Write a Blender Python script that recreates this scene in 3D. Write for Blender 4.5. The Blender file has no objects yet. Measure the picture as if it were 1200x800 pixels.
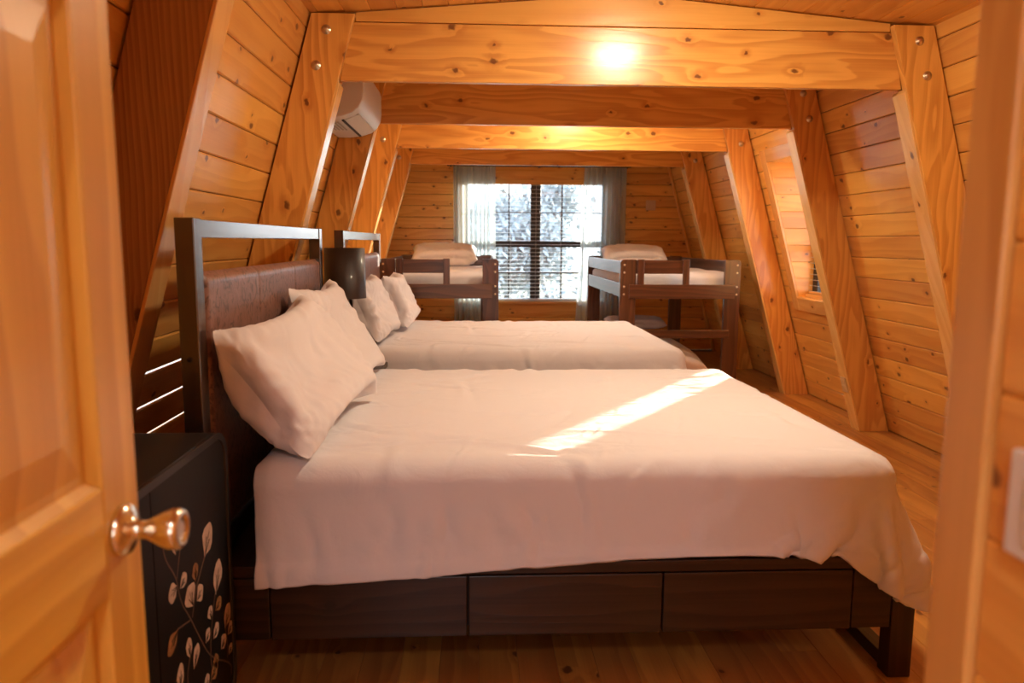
import bpy, math, random
import numpy as np
from mathutils import Vector, Matrix, Quaternion
random.seed(7); rng = np.random.default_rng(7)
SC = bpy.context.scene; COL = SC.collection
PI = math.pi
V = lambda *a: np.array(a, float)

# ------------------------------------------------------------------ mesh builder
class MB:
    def __init__(s): s.v=[]; s.f=[]; s.uv=[]; s.t=[]; s.m=[]; s.sm=[]
    def face(s, idx, uv, tone, mat=0, smooth=False):
        s.f.append(tuple(idx)); s.uv.append(uv); s.t.append(tone); s.m.append(mat); s.sm.append(smooth)
    def board(s, c, L, W, T, l, w, t, mat=0, tone=None):
        """box centred on c; L = grain direction"""
        c=np.array(c,float); L=np.array(L,float); W=np.array(W,float); T=np.array(T,float)
        tone = random.random() if tone is None else tone
        ou, ov = random.random()*40, random.random()*40
        b=len(s.v)
        for a in (-1,1):
            for e in (-1,1):
                for g in (-1,1):
                    s.v.append(c+L*a*l/2+W*e*w/2+T*g*t/2)
        co=[(a*l/2,e*w/2,g*t/2) for a in(-1,1) for e in(-1,1) for g in(-1,1)]
        quads=[((0,2,6,4),0,1),((1,5,7,3),0,1),((0,4,5,1),0,2),((2,3,7,6),0,2),((0,1,3,2),1,2),((4,6,7,5),1,2)]
        flip = np.dot(np.cross(L,W),T)<0
        for q,i,j in quads:
            if flip: q=q[::-1]
            uv=[]
            for k in q:
                p=co[k]
                if i==0: uv.append((p[0]+ou, p[j]+ov+(0 if j==1 else .37)))
                else: uv.append((p[2]*.2+ou, p[1]+ov))
            s.face([b+k for k in q],uv,tone,mat)
    def box(s, x0,x1,y0,y1,z0,z1, grain='x', mat=0, tone=None):
        c=((x0+x1)/2,(y0+y1)/2,(z0+z1)/2); d=(abs(x1-x0),abs(y1-y0),abs(z1-z0))
        ax={'x':(0,1,2),'y':(1,0,2),'z':(2,0,1)}[grain]
        if grain=='x': ax=(0,2,1) if d[2]>d[1] else (0,1,2)
        if grain=='y': ax=(1,2,0) if d[2]>d[0] else (1,0,2)
        if grain=='z': ax=(2,0,1) if d[0]>d[1] else (2,1,0)
        e=np.eye(3)
        s.board(c,e[ax[0]],e[ax[1]],e[ax[2]],d[ax[0]],d[ax[1]],d[ax[2]],mat,tone)
    def prism(s, poly, o, A, B, N, depth, mat=0, tone=None, smooth=False, grain='B'):
        """polygon (a,b) in plane o + a*A + b*B extruded by depth along N"""
        o,A,B,N=[np.array(k,float) for k in (o,A,B,N)]
        tone = random.random() if tone is None else tone
        ou, ov = random.random()*40, random.random()*40
        n=len(poly); b=len(s.v)
        for k in (0,1):
            for (p,q) in poly: s.v.append(o+A*p+B*q+N*depth*k)
        g=(lambda p,q:(q+ou,p+ov)) if grain=='B' else (lambda p,q:(p+ou,q+ov))
        ori = np.dot(np.cross(A,B),N)
        area = sum(poly[i][0]*poly[(i+1)%n][1]-poly[(i+1)%n][0]*poly[i][1] for i in range(n))
        pos = ori*area>0
        f0=list(range(n)); f1=[n+i for i in range(n)]
        if pos: f0=f0[::-1]
        else: f1=f1[::-1]
        for f in (f0,f1): s.face([b+i for i in f],[g(*poly[i%n]) for i in f],tone,mat)
        per=0
        for i in range(n):
            j=(i+1)%n; d=math.hypot(poly[i][0]-poly[j][0],poly[i][1]-poly[j][1])
            q=[i,j,n+j,n+i]; 
            gi,gj=g(*poly[i]),g(*poly[j])
            uv=[gi,gj,(gj[0],gj[1]+depth),(gi[0],gi[1]+depth)]
            if not pos: q=q[::-1]; uv=uv[::-1]
            s.face([b+k for k in q],uv,tone,mat,smooth)
    def lathe(s, prof, o=(0,0,0), axis=(0,0,1), n=32, mat=0, smooth=True):
        """prof list of (r, h) revolved about axis through o"""
        a=Vector(axis).normalized(); q=a.to_track_quat('Z','Y'); b=len(s.v); o=Vector(o)
        for (r,h) in prof:
            for i in range(n):
                t=2*PI*i/n; s.v.append(np.array(o+q@Vector((r*math.cos(t),r*math.sin(t),h))))
        for k in range(len(prof)-1):
            for i in range(n):
                j=(i+1)%n
                s.face([b+k*n+i,b+k*n+j,b+(k+1)*n+j,b+(k+1)*n+i],[(0,0),(1,0),(1,1),(0,1)],.5,mat,smooth)
    def tube(s, pts, r0, r1=None, n=8, mat=0):
        r1=r0 if r1 is None else r1; b=len(s.v); m=len(pts); pts=[Vector(p) for p in pts]
        for k,p in enumerate(pts):
            d=(pts[min(k+1,m-1)]-pts[max(k-1,0)]).normalized(); q=d.to_track_quat('Z','Y'); r=r0+(r1-r0)*k/(m-1)
            for i in range(n):
                t=2*PI*i/n; s.v.append(np.array(p+q@Vector((r*math.cos(t),r*math.sin(t),0))))
        for k in range(m-1):
            for i in range(n):
                j=(i+1)%n
                s.face([b+k*n+i,b+k*n+j,b+(k+1)*n+j,b+(k+1)*n+i],[(k*.1,i*.02),(k*.1,i*.02+.02),(k*.1+.1,i*.02+.02),(k*.1+.1,i*.02)],.5,mat,True)
        s.face([b+i for i in range(n)][::-1],[(0,0)]*n,.5,mat); s.face([b+(m-1)*n+i for i in range(n)],[(0,0)]*n,.5,mat)
    def grid(s, P, mat=0, tone=.5, smooth=True, uvs=1.0):
        """P array [nu][nv][3]"""
        P=np.asarray(P,float); nu,nv=P.shape[:2]; b=len(s.v)
        s.v.extend(list(P.reshape(-1,3)))
        for i in range(nu-1):
            for j in range(nv-1):
                q=[b+i*nv+j,b+(i+1)*nv+j,b+(i+1)*nv+j+1,b+i*nv+j+1]
                u0,v0,u1,v1=i/nu*uvs,j/nv*uvs,(i+1)/nu*uvs,(j+1)/nv*uvs
                s.face(q,[(u0,v0),(u1,v0),(u1,v1),(u0,v1)],tone,mat,smooth)
    def build(s, name, mats, parent=None, bevel=0, seg=2, loc=None):
        if not isinstance(mats,(list,tuple)): mats=[mats]
        me=bpy.data.meshes.new(name)
        V_=np.array(s.v,float)
        if loc is not None: V_=V_-np.array(loc,float)
        me.from_pydata([tuple(p) for p in V_],[],s.f)
        uv=me.uv_layers.new(name='UVMap'); flat=[c for f in s.uv for p in f for c in p]
        uv.data.foreach_set('uv',flat)
        at=me.attributes.new('tone','FLOAT','FACE'); at.data.foreach_set('value',s.t)
        me.polygons.foreach_set('material_index',s.m); me.polygons.foreach_set('use_smooth',s.sm)
        for m in mats: me.materials.append(m)
        me.update()
        o=bpy.data.objects.new(name,me); COL.objects.link(o)
        if loc is not None: o.location=loc
        if parent: o.parent=parent
        if bevel:
            bm=o.modifiers.new('bevel','BEVEL'); bm.width=bevel; bm.segments=seg; bm.limit_method='ANGLE'; bm.angle_limit=math.radians(40)
            bm.harden_normals=False
        return o

def tag(o,label=None,cat=None,group=None,kind=None):
    if label: o['label']=label
    if cat: o['category']=cat
    if group: o['group']=group
    if kind: o['kind']=kind
    return o
def thing(name,label,cat,loc=(0,0,0),group=None,rz=0):
    o=bpy.data.objects.new(name,None); COL.objects.link(o); o.location=loc; o.rotation_euler=(0,0,rz)
    o.empty_display_size=.1
    return tag(o,label,cat,group)
def struct(o): o['kind']='structure'; return o
def dup(root,loc,label=None,rz=None,keep=None):
    r=root.copy(); COL.objects.link(r); r.location=loc
    if rz is not None: r.rotation_euler=(0,0,rz)
    if label: r['label']=label
    for ch in list(root.children):
        c=ch.copy(); COL.objects.link(c); c.parent=r
        for g in list(ch.children):
            d=g.copy(); COL.objects.link(d); d.parent=c
    return r

# ------------------------------------------------------------------ materials
def newmat(name):
    m=bpy.data.materials.new(name); m.use_nodes=True; nt=m.node_tree
    for n in list(nt.nodes): nt.nodes.remove(n)
    return m,nt
def N(nt,typ,ins={},**props):
    n=nt.nodes.new(typ)
    for k,v in props.items(): setattr(n,k,v)
    for k,v in ins.items():
        if hasattr(v,'node'): nt.links.new(v,n.inputs[k])
        else: n.inputs[k].default_value=v
    return n
def math_(nt,op,a,b=None,c=None,clamp=False):
    n=nt.nodes.new('ShaderNodeMath'); n.operation=op; n.use_clamp=clamp
    for i,v in enumerate((a,b,c)):
        if v is None: continue
        if hasattr(v,'node'): nt.links.new(v,n.inputs[i])
        else: n.inputs[i].default_value=v
    return n.outputs[0]
def mixc(nt,f,a,b,mode='MIX'):
    n=nt.nodes.new('ShaderNodeMix'); n.data_type='RGBA'; n.blend_type=mode
    for i,v in ((0,f),(6,a),(7,b)):
        if hasattr(v,'node'): nt.links.new(v,n.inputs[i])
        else: n.inputs[i].default_value=v if i==0 else (*v[:3],1)
    return n.outputs[2]
def smooth(nt,x,a,b):
    n=nt.nodes.new('ShaderNodeMapRange'); n.interpolation_type='SMOOTHSTEP'
    nt.links.new(x,n.inputs[0]); n.inputs[1].default_value=a; n.inputs[2].default_value=b
    return n.outputs[0]
def finish(nt,bs):
    o=N(nt,'ShaderNodeOutputMaterial'); nt.links.new(bs.outputs[0],o.inputs[0])

def wood(name,c1,c2,knotc,ring=7.,across=14.,contrast=.8,knots=.45,rough=.34,coat=.35,fine=.25,vary=.25,bump=.15):
    m,nt=newmat(name)
    uv=N(nt,'ShaderNodeUVMap',uv_map='UVMap').outputs[0]
    sep=N(nt,'ShaderNodeSeparateXYZ',{0:uv}); u,v=sep.outputs[0],sep.outputs[1]
    tone=N(nt,'ShaderNodeAttribute',attribute_name='tone').outputs[2]
    # knots
    wn=N(nt,'ShaderNodeTexNoise',{'Vector':uv,'Scale':38.,'Detail':1.0}); ws=N(nt,'ShaderNodeSeparateColor',{0:wn.outputs['Color']})
    kc=N(nt,'ShaderNodeCombineXYZ',{0:math_(nt,'MULTIPLY_ADD',ws.outputs[0],.11,math_(nt,'MULTIPLY',u,1/.24)),1:math_(nt,'MULTIPLY_ADD',ws.outputs[1],.13,math_(nt,'MULTIPLY',v,1/.16)),2:0.0})
    vo=N(nt,'ShaderNodeTexVoronoi',{'Vector':kc.outputs[0],'Scale':1.0,'Randomness':.9},voronoi_dimensions='2D')
    vs=N(nt,'ShaderNodeSeparateColor',{0:vo.outputs['Color']})
    on=math_(nt,'GREATER_THAN',vs.outputs[0],1-knots)
    size=math_(nt,'MULTIPLY_ADD',vs.outputs[1],.8,.45)
    kd=math_(nt,'DIVIDE',vo.outputs['Distance'],size)
    core=math_(nt,'MULTIPLY',math_(nt,'SUBTRACT',1.0,smooth(nt,kd,.045,.095)),on)
    halo=math_(nt,'MULTIPLY',math_(nt,'SUBTRACT',1.0,smooth(nt,kd,.03,.34)),on)
    # growth rings
    nc=N(nt,'ShaderNodeCombineXYZ',{0:math_(nt,'MULTIPLY',u,.75),1:math_(nt,'MULTIPLY',v,5.0),2:math_(nt,'MULTIPLY',tone,30.)})
    n1=N(nt,'ShaderNodeTexNoise',{'Vector':nc.outputs[0],'Scale':1.0,'Detail':2.5,'Roughness':.5})
    ph=math_(nt,'MULTIPLY_ADD',n1.outputs[0],ring,math_(nt,'MULTIPLY',v,across))
    ph=math_(nt,'MULTIPLY_ADD',halo,.55,ph)
    saw=math_(nt,'FRACT',ph)
    rr=math_(nt,'MULTIPLY',smooth(nt,saw,.0,.8),math_(nt,'SUBTRACT',1.0,smooth(nt,saw,.86,1.0)))
    fc=N(nt,'ShaderNodeCombineXYZ',{0:math_(nt,'MULTIPLY',u,3.),1:math_(nt,'MULTIPLY',v,160.),2:tone})
    n2=N(nt,'ShaderNodeTexNoise',{'Vector':fc.outputs[0],'Scale':1.0,'Detail':2.0})
    lc=N(nt,'ShaderNodeCombineXYZ',{0:math_(nt,'MULTIPLY',u,1.2),1:math_(nt,'MULTIPLY',v,7.),2:tone})
    n3=N(nt,'ShaderNodeTexNoise',{'Vector':lc.outputs[0],'Scale':1.0,'Detail':1.0})
    f=math_(nt,'MULTIPLY',rr,contrast)
    f=math_(nt,'MULTIPLY_ADD',math_(nt,'SUBTRACT',n2.outputs[0],.5),fine*2,f)
    f=math_(nt,'MULTIPLY_ADD',math_(nt,'SUBTRACT',n3.outputs[0],.5),.9*contrast,f)
    f=math_(nt,'MULTIPLY_ADD',halo,.25,f,clamp=True)
    c=mixc(nt,f,c1,c2)
    tv=math_(nt,'MULTIPLY_ADD',math_(nt,'SUBTRACT',tone,.5),vary,1.0)
    hs=N(nt,'ShaderNodeHueSaturation',{'Color':c,'Value':tv,'Hue':math_(nt,'MULTIPLY_ADD',math_(nt,'SUBTRACT',tone,.5),.012,.5)})
    c=mixc(nt,math_(nt,'MULTIPLY',core,.85),hs.outputs[0],knotc)
    bp=N(nt,'ShaderNodeBump',{'Strength':bump,'Distance':.002,'Height':math_(nt,'ADD',rr,n2.outputs[0])})
    bs=N(nt,'ShaderNodeBsdfPrincipled',{'Base Color':c,'Roughness':rough,'Coat Weight':coat,'Coat Roughness':.18,'Coat IOR':1.5 if coat<.9 else 2.0,'Normal':bp.outputs[0]})
    bs.inputs['Specular IOR Level'].default_value=.5
    finish(nt,bs); return m

def plain(name,col,rough=.5,metal=0,coat=0,noise=None,nscale=8,bump=0,bscale=60,sheen=0,spec=.5):
    m,nt=newmat(name); c=(*col,1)
    ins={'Base Color':c,'Roughness':rough,'Metallic':metal,'Coat Weight':coat}
    tc=N(nt,'ShaderNodeTexCoord').outputs['Object']
    if noise:
        n=N(nt,'ShaderNodeTexNoise',{'Vector':tc,'Scale':nscale,'Detail':4.0})
        ins['Base Color']=mixc(nt,smooth(nt,n.outputs[0],.35,.68),col,noise)
    if bump:
        n=N(nt,'ShaderNodeTexNoise',{'Vector':tc,'Scale':bscale,'Detail':3.0})
        b=N(nt,'ShaderNodeBump',{'Strength':bump,'Distance':.004,'Height':n.outputs[0]}); ins['Normal']=b.outputs[0]
    bs=N(nt,'ShaderNodeBsdfPrincipled',ins); bs.inputs['Specular IOR Level'].default_value=spec
    if sheen: bs.inputs['Sheen Weight'].default_value=sheen
    finish(nt,bs); return m

PINE1=(.87,.45,.105); PINE2=(.68,.265,.045); KNOT=(.13,.035,.012)
M={}
M['pine']=wood('varnished_knotty_pine',PINE1,PINE2,KNOT,ring=5,across=11,contrast=.45,knots=.5)
M['pine_knotty']=wood('very_knotty_back_wall_pine',PINE1,PINE2,KNOT,ring=5,across=11,contrast=.5,knots=.85)
M['pine_ceiling']=wood('varnished_ceiling_pine',PINE1,PINE2,KNOT,ring=5,across=11,contrast=.4,knots=.25)
M['fir']=wood('varnished_fir_beam',(.88,.44,.105),(.60,.205,.036),(.14,.035,.012),ring=9,across=13,contrast=.58,knots=.4,rough=.3,vary=.2)
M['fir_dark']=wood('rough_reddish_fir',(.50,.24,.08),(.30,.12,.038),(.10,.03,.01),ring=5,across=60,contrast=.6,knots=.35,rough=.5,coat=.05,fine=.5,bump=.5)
M['fir_pale']=wood('pale_fir_edging',(.90,.51,.17),(.74,.33,.085),KNOT,ring=4,across=10,contrast=.35,knots=.12,rough=.24,coat=.6)
M['floorwood']=wood('pine_floorboards',(.56,.245,.058),(.36,.125,.025),(.10,.03,.01),ring=6,across=12,contrast=.55,knots=.35,rough=.28,coat=.3,vary=.3)
M['doorwood']=wood('clear_varnished_pine_door',(.86,.51,.095),(.66,.31,.042),(.16,.045,.015),ring=5,across=14,contrast=.6,knots=.15,rough=.38,coat=.12,vary=.14)
M['trimwood']=wood('pine_trim',(.78,.43,.12),(.58,.26,.05),(.2,.06,.02),ring=7,across=9,contrast=.6,knots=.12,rough=.38,coat=.2)
M['walnut']=wood('dark_walnut_bed',(.040,.016,.008),(.016,.006,.003),(.012,.005,.003),ring=5,across=22,contrast=.7,knots=.05,rough=.38,coat=.1,fine=.5,vary=.3)
M['walnut_gloss']=wood('dark_walnut_satin_finish',(.050,.024,.014),(.022,.011,.007),(.012,.005,.003),ring=5,across=22,contrast=.6,knots=.0,rough=.25,coat=.95,fine=.4)
M['walnut_mid']=wood('brown_stained_loft_bed',(.125,.045,.020),(.055,.018,.008),(.02,.007,.004),ring=5,across=20,contrast=.7,knots=.06,rough=.3,coat=.4,fine=.45,vary=.25)
M['backing']=plain('dark_sheathing',(.10,.04,.015),.8)
M['white_plastic']=plain('white_plastic',(.80,.77,.72),.35)
M['almond']=plain('almond_plastic',(.72,.50,.27),.4)
M['black_plastic']=plain('black_plastic',(.01,.01,.01),.5)
M['grille']=plain('grey_grille',(.45,.42,.36),.5)
M['brass']=plain('satin_brass',(.86,.80,.66),.2,metal=1)
M['bolt']=plain('zinc_bolt',(.70,.58,.42),.35,metal=1)
M['cab_black']=plain('satin_black_lacquer',(.008,.0075,.008),.5,spec=.3)
M['cab_edge']=plain('black_lacquer_edge',(.022,.020,.021),.34)
M['petal']=plain('cream_inlay',(.68,.50,.40),.5,noise=(.52,.36,.28),nscale=40)
M['petal_tan']=plain('tan_inlay',(.36,.18,.07),.5,noise=(.24,.11,.04),nscale=40)
M['stem']=plain('brown_stem_inlay',(.13,.075,.05),.5)
M['blind']=plain('white_blind_slat',(.72,.70,.66),.45)
M['bronze']=plain('dark_bronze_frame',(.045,.030,.024),.45)
M['shade']=plain('dark_brown_lamp_shade',(.022,.011,.008),.38,bump=.3,bscale=400,coat=.15)
M['ground']=plain('dry_grass_ground',(.22,.21,.15),.9,noise=(.14,.14,.09),nscale=1.2)
M['bark']=plain('pale_tree_bark',(.10,.10,.10),.9,noise=(.17,.165,.165),nscale=6)
M['leaves']=plain('pale_grey_green_leaves',(.34,.39,.41),.7,noise=(.46,.51,.53),nscale=2)

def fabric(name,col,weave=.12,wr=.35,rough=.85,scale=1.):
    m,nt=newmat(name); tc=N(nt,'ShaderNodeTexCoord').outputs['Object']
    mp=N(nt,'ShaderNodeMapping',{0:tc}); mp.inputs['Scale'].default_value=(1,1,1)
    n=N(nt,'ShaderNodeTexNoise',{'Vector':mp.outputs[0],'Scale':9.*scale,'Detail':5.0,'Roughness':.55,'Distortion':.6})
    n2=N(nt,'ShaderNodeTexNoise',{'Vector':tc,'Scale':420.,'Detail':1.0})
    mu=N(nt,'ShaderNodeMapping',{0:tc}); mu.inputs['Scale'].default_value=(38,38,3.0)
    n3=N(nt,'ShaderNodeTexNoise',{'Vector':mu.outputs[0],'Scale':1.,'Detail':2.0})
    b=N(nt,'ShaderNodeBump',{'Strength':wr,'Distance':.012,'Height':n.outputs[0]})
    b3=N(nt,'ShaderNodeBump',{'Strength':wr*.5,'Distance':.004,'Height':n3.outputs[0],'Normal':b.outputs[0]})
    b2=N(nt,'ShaderNodeBump',{'Strength':weave,'Distance':.001,'Height':n2.outputs[0],'Normal':b3.outputs[0]})
    bs=N(nt,'ShaderNodeBsdfPrincipled',{'Base Color':(*col,1),'Roughness':rough,'Normal':b2.outputs[0],'Sheen Weight':.15})
    bs.inputs['Specular IOR Level'].default_value=.2
    finish(nt,bs); return m
M['sheet']=fabric('white_washed_cotton',(.82,.775,.79))
M['pillow']=fabric('white_pillowcase_cotton',(.82,.77,.78),wr=.25)
M['pinksheet']=fabric('rose_beige_cotton',(.68,.53,.47))
M['grey']=fabric('pale_blue_grey_mattress_cover',(.34,.38,.40))

def leather():
    m,nt=newmat('distressed_brown_leather'); tc=N(nt,'ShaderNodeTexCoord').outputs['Object']
    n=N(nt,'ShaderNodeTexNoise',{'Vector':tc,'Scale':9.,'Detail':6.0,'Roughness':.65,'Distortion':1.5})
    mp=N(nt,'ShaderNodeMapping',{0:tc}); mp.inputs['Scale'].default_value=(24,24,20)
    n4=N(nt,'ShaderNodeTexNoise',{'Vector':mp.outputs[0],'Scale':1.,'Detail':5.0,'Distortion':2.5})
    c=mixc(nt,smooth(nt,n.outputs[0],.35,.65),(.21,.095,.065),(.29,.15,.115))
    c=mixc(nt,math_(nt,'MULTIPLY',smooth(nt,n4.outputs[0],.50,.64),.8),c,(.055,.022,.015))
    r=math_(nt,'MULTIPLY_ADD',n.outputs[0],.35,.22)
    b=N(nt,'ShaderNodeBump',{'Strength':.4,'Distance':.004,'Height':n4.outputs[0]})
    bs=N(nt,'ShaderNodeBsdfPrincipled',{'Base Color':c,'Roughness':r,'Normal':b.outputs[0],'Coat Weight':.35,'Coat Roughness':.35})
    finish(nt,bs); return m
M['leather']=leather()

def sheer():
    m,nt=newmat('sheer_blue_grey_curtain'); 
    tc=N(nt,'ShaderNodeTexCoord').outputs['Object']
    n=N(nt,'ShaderNodeTexNoise',{'Vector':tc,'Scale':600.,'Detail':1.})
    col=(.66,.71,.72,1)
    d=N(nt,'ShaderNodeBsdfDiffuse',{'Color':col}); t=N(nt,'ShaderNodeBsdfTranslucent',{'Color':(.82,.90,.93,1)}); tr=N(nt,'ShaderNodeBsdfTransparent',{'Color':(.92,.96,1,1)})
    a=N(nt,'ShaderNodeMixShader',{0:.5}); nt.links.new(d.outputs[0],a.inputs[1]); nt.links.new(t.outputs[0],a.inputs[2])
    f=math_(nt,'MULTIPLY_ADD',n.outputs[0],.2,.26)
    b=N(nt,'ShaderNodeMixShader',{0:f}); nt.links.new(a.outputs[0],b.inputs[1]); nt.links.new(tr.outputs[0],b.inputs[2])
    finish(nt,b); return m
M['sheer']=sheer()
def glass():
    m,nt=newmat('window_glass')
    g=N(nt,'ShaderNodeBsdfGlossy',{'Color':(1,1,1,1),'Roughness':.02}); tr=N(nt,'ShaderNodeBsdfTransparent',{'Color':(.97,.99,1,1)})
    b=N(nt,'ShaderNodeMixShader',{0:.06}); nt.links.new(tr.outputs[0],b.inputs[1]); nt.links.new(g.outputs[0],b.inputs[2])
    finish(nt,b); return m
M['glass']=glass()
def emit(name,col,s):
    m,nt=newmat(name); e=N(nt,'ShaderNodeEmission',{'Color':(*col,1),'Strength':s}); finish(nt,e); return m

# ------------------------------------------------------------------ camera (24 mm-class wide lens, looking slightly down)
f,yaw,pitch,roll=873.7,.0501435,-.133085,.0058058
fw=V(math.sin(yaw)*math.cos(pitch),math.cos(yaw)*math.cos(pitch),math.sin(pitch)); r=V(math.cos(yaw),-math.sin(yaw),0); up=np.cross(r,fw)
cr,sr=math.cos(roll),math.sin(roll); r2=cr*r+sr*up; u2=-sr*r+cr*up
cam=bpy.data.cameras.new('camera'); co=bpy.data.objects.new('camera',cam); COL.objects.link(co)
cam.sensor_width=36; cam.lens=f*36/1200; cam.clip_start=.05; cam.clip_end=300
co.matrix_world=Matrix(((r2[0],u2[0],-fw[0],0),(r2[1],u2[1],-fw[1],0),(r2[2],u2[2],-fw[2],1.33),(0,0,0,1)))
cam.dof.use_dof=True; cam.dof.focus_distance=3.3; cam.dof.aperture_fstop=3.2
SC.camera=co

# ------------------------------------------------------------------ room constants
SL=.288; CX=.7475; RW=2.97; LWX=-1.475; YB=9.0; YF=-2.3
cs=1/math.sqrt(1+SL*SL); sn=SL*cs
rx=lambda z:RW-SL*z            # right wall plane
lx=lambda z:LWX+SL*z
ex,ey,ez=V(1,0,0),V(0,1,0),V(0,0,1)
P_=.1375*1.0                    # siding pitch measured vertically

def siding(name,side,rects,y0,y1,slits=None):
    """tongue-and-groove boards lying along y on a sloped wall. rects: openings (ya,yb,za,zb)"""
    mb=MB(); W=V(-sn*side,0,cs); T=V(cs*side,0,sn)
    xw=(lambda z:rx(z)) if side>0 else (lambda z:lx(z))
    z=0; k=0
    while z<2.44:
        za,zb=z,z+P_; zm=(za+zb)/2
        spans=[(y0,y1)]
        for (a,b,c,d) in rects:
            if zb>c+.02 and za<d-.02:
                ns=[]
                for s0,s1 in spans:
                    if b<=s0 or a>=s1: ns.append((s0,s1)); continue
                    if s0<a: ns.append((s0,a))
                    if s1>b: ns.append((b,s1))
                spans=ns
        for s0,s1 in spans:
            # butt joints hidden behind the rafters
            cuts=[s0]+[c for c in (2.18,3.81,5.13,6.43,7.76) if s0+.1<c<s1-.1]+[s1]
            for c0,c1 in zip(cuts,cuts[1:]):
                gap=0
                if slits:
                    for (zs,ya,yb) in slits:
                        if abs(zs-za)<.07 and c0>=ya-1.2 and c1<=yb+1.6: gap=.0052
                mb.board(V(xw(zm+gap/2),(c0+c1)/2,zm+gap/2)+T*.01,ey,W,T,c1-c0-.001,(P_-gap)/cs-.0030,.02)
        z+=P_; k+=1
    # sheathing behind
    R=[(y0,y1,-.12,2.6)]
    holes=[(a-.03,b+.03,c-.03,d+.03) for a,b,c,d in rects]+([(2.75,3.70,.5,.9)] if slits else [])
    for (a,b,c,d) in holes:
        nr=[]
        for (p,q,s,t) in R:
            if b<=p or a>=q or d<=s or c>=t: nr.append((p,q,s,t)); continue
            if p<a: nr.append((p,a,s,t))
            if q>b: nr.append((b,q,s,t))
            pa,qb=max(p,a),min(q,b)
            if s<c: nr.append((pa,qb,s,c))
            if t>d: nr.append((pa,qb,d,t))
        R=nr
    for (p,q,s,t) in R:
        zm=(s+t)/2; mb.board(V(xw(zm),(p+q)/2,zm)+T*.045,ey,W,T,q-p,(t-s)/cs,.045,mat=1)
    return struct(mb.build(name,[M['pine'],M['backing']],bevel=.0055,seg=1))

DZ0,DZ1,DY0,DY1=.885,1.985,5.19,6.13
siding('wall_right',1,[(DY0-.02,DY1,DZ0,DZ1)],.6,YB)
siding('wall_left',-1,[],.15,YB,slits=[(.825,2.9,3.3),(.6875,2.9,3.3),(.55,2.9,3.3)])

# floor
mb=MB(); x=-1.6; 
while x<3.1:
    y=YF-random.random()*1.5
    while y<YB:
        l=1.8+random.random()*2.2; a,b=max(y,YF),min(y+l,YB)
        if b>a: mb.box(x,x+.1235,a,b-.001,-.02,0,'y')
        y+=l
    x+=.124
mb.box(-1.6,3.1,YF,YB,-.12,-.021,'x',1)
struct(mb.build('floor',[M['floorwood'],M['backing']],bevel=.0022,seg=1))

# ceiling: shallow gable, boards along y
mb=MB(); cp=.085; ze=2.37
for sd in (-1,1):
    n=13; wdt=1.62/n
    for i in range(n):
        xc=CX+sd*(i+.5)*wdt; zc=2.533-abs(xc-CX)*cp
        Wd=V(1,0,-sd*cp)/math.sqrt(1+cp*cp); Td=V(sd*cp,0,1)/math.sqrt(1+cp*cp)
        for (a,b) in ((YF,1.4),(1.4,3.79),(3.79,6.4),(6.4,YB)):
            mb.board(V(xc,(a+b)/2,zc)+Td*.01,ey,Wd,Td,b-a-.001,wdt*1.003,.02)
    xc=CX+sd*.85; mb.board(V(xc,(YF+YB)/2,2.533-.85*cp+.05),ey,V(1,0,-sd*cp),ez,YB-YF,1.72,.05,mat=1)
struct(mb.build('ceiling',[M['pine_ceiling'],M['backing']],bevel=.004,seg=1))

# ------------------------------------------------------------------ rafters and beams
def rafter(name,label,side,y0,bolts=True,mat='fir',label_group=None):
    """three-ply post: front plank, spacer cap, rear plank"""
    base=2.755 if side>0 else -1.26
    t=thing(name,label,'rafter',(base+side*.1,y0+.06,0))
    loc=t.location
    W=V(cs*side,0,sn); L=V(-sn*side,0,cs)
    def inner(z): return base-side*SL*z
    def plank(nm,ya,yb,z0,z1,w,m,proud=0,cham=0):
        mb=MB(); xa=lambda z:inner(z)-side*proud
        poly=[(xa(z0),z0),(xa(z0)+side*w,z0),(xa(z1)+side*w,z1),(xa(z1),z1)]
        if cham: poly=poly[:3]+[(xa(z1)+side*cham,z1),(xa(z1-cham*1.2),z1-cham*1.2)]
        poly=[(p-loc[0],q-loc[2]) for p,q in poly]
        mb.prism(poly,(0,ya-loc[1],0),ex,ez,ey,yb-ya,grain='B')
        return mb.build(nm,m,t,bevel=.003)
    ztop=2.40
    fp=plank('front_plank',y0,y0+.04,0,ztop,.205,M[mat])
    plank('rear_plank',y0+.08,y0+.12,0,ztop,.205,M['fir'])
    plank('spacer',y0+.0405,y0+.0795,0,2.098,.19,M['fir_pale'])
    plank('edge_cap',y0+.002,y0+.118,0,2.092,.012,M['fir_pale'],proud=.0125,cham=.012)
    if bolts:
        for zb,off in ((2.325,.115),(2.16,.12)):
            b=MB(); xb=inner(zb)+side*off
            b.lathe([(0,.012),(.010,.011),(.013,.006),(.014,.002),(.022,.002),(.023,0)],(xb-loc[0],y0-loc[1],zb-loc[2]),(0,-1,0),20)
            b.build('bolt',M['bolt'],fp)
    return t
ys=[3.75,5.07,6.37,7.70]
ln=['post whose foot is nearest the bed foot','post just in front of the recessed side window','post just beyond the recessed side window','post beside the right loft bed']
rafter('rafter','sloping right-hand post at end of the nearest ceiling beam, two bolts at its top',1,3.75)
rafter('rafter','sloping right-hand post with an outlet near its foot, in front of side window',1,5.07)
rafter('rafter','sloping right-hand post just beyond the recessed side window',1,6.37)
rafter('rafter','farthest sloping right-hand post, behind the right loft bed',1,7.70)
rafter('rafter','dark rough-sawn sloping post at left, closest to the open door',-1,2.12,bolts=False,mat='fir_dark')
rafter('rafter','sloping left-hand post with large knots at left end of nearest beam',-1,3.75)
rafter('rafter','sloping left-hand post below the white air conditioner',-1,5.07)
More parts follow.
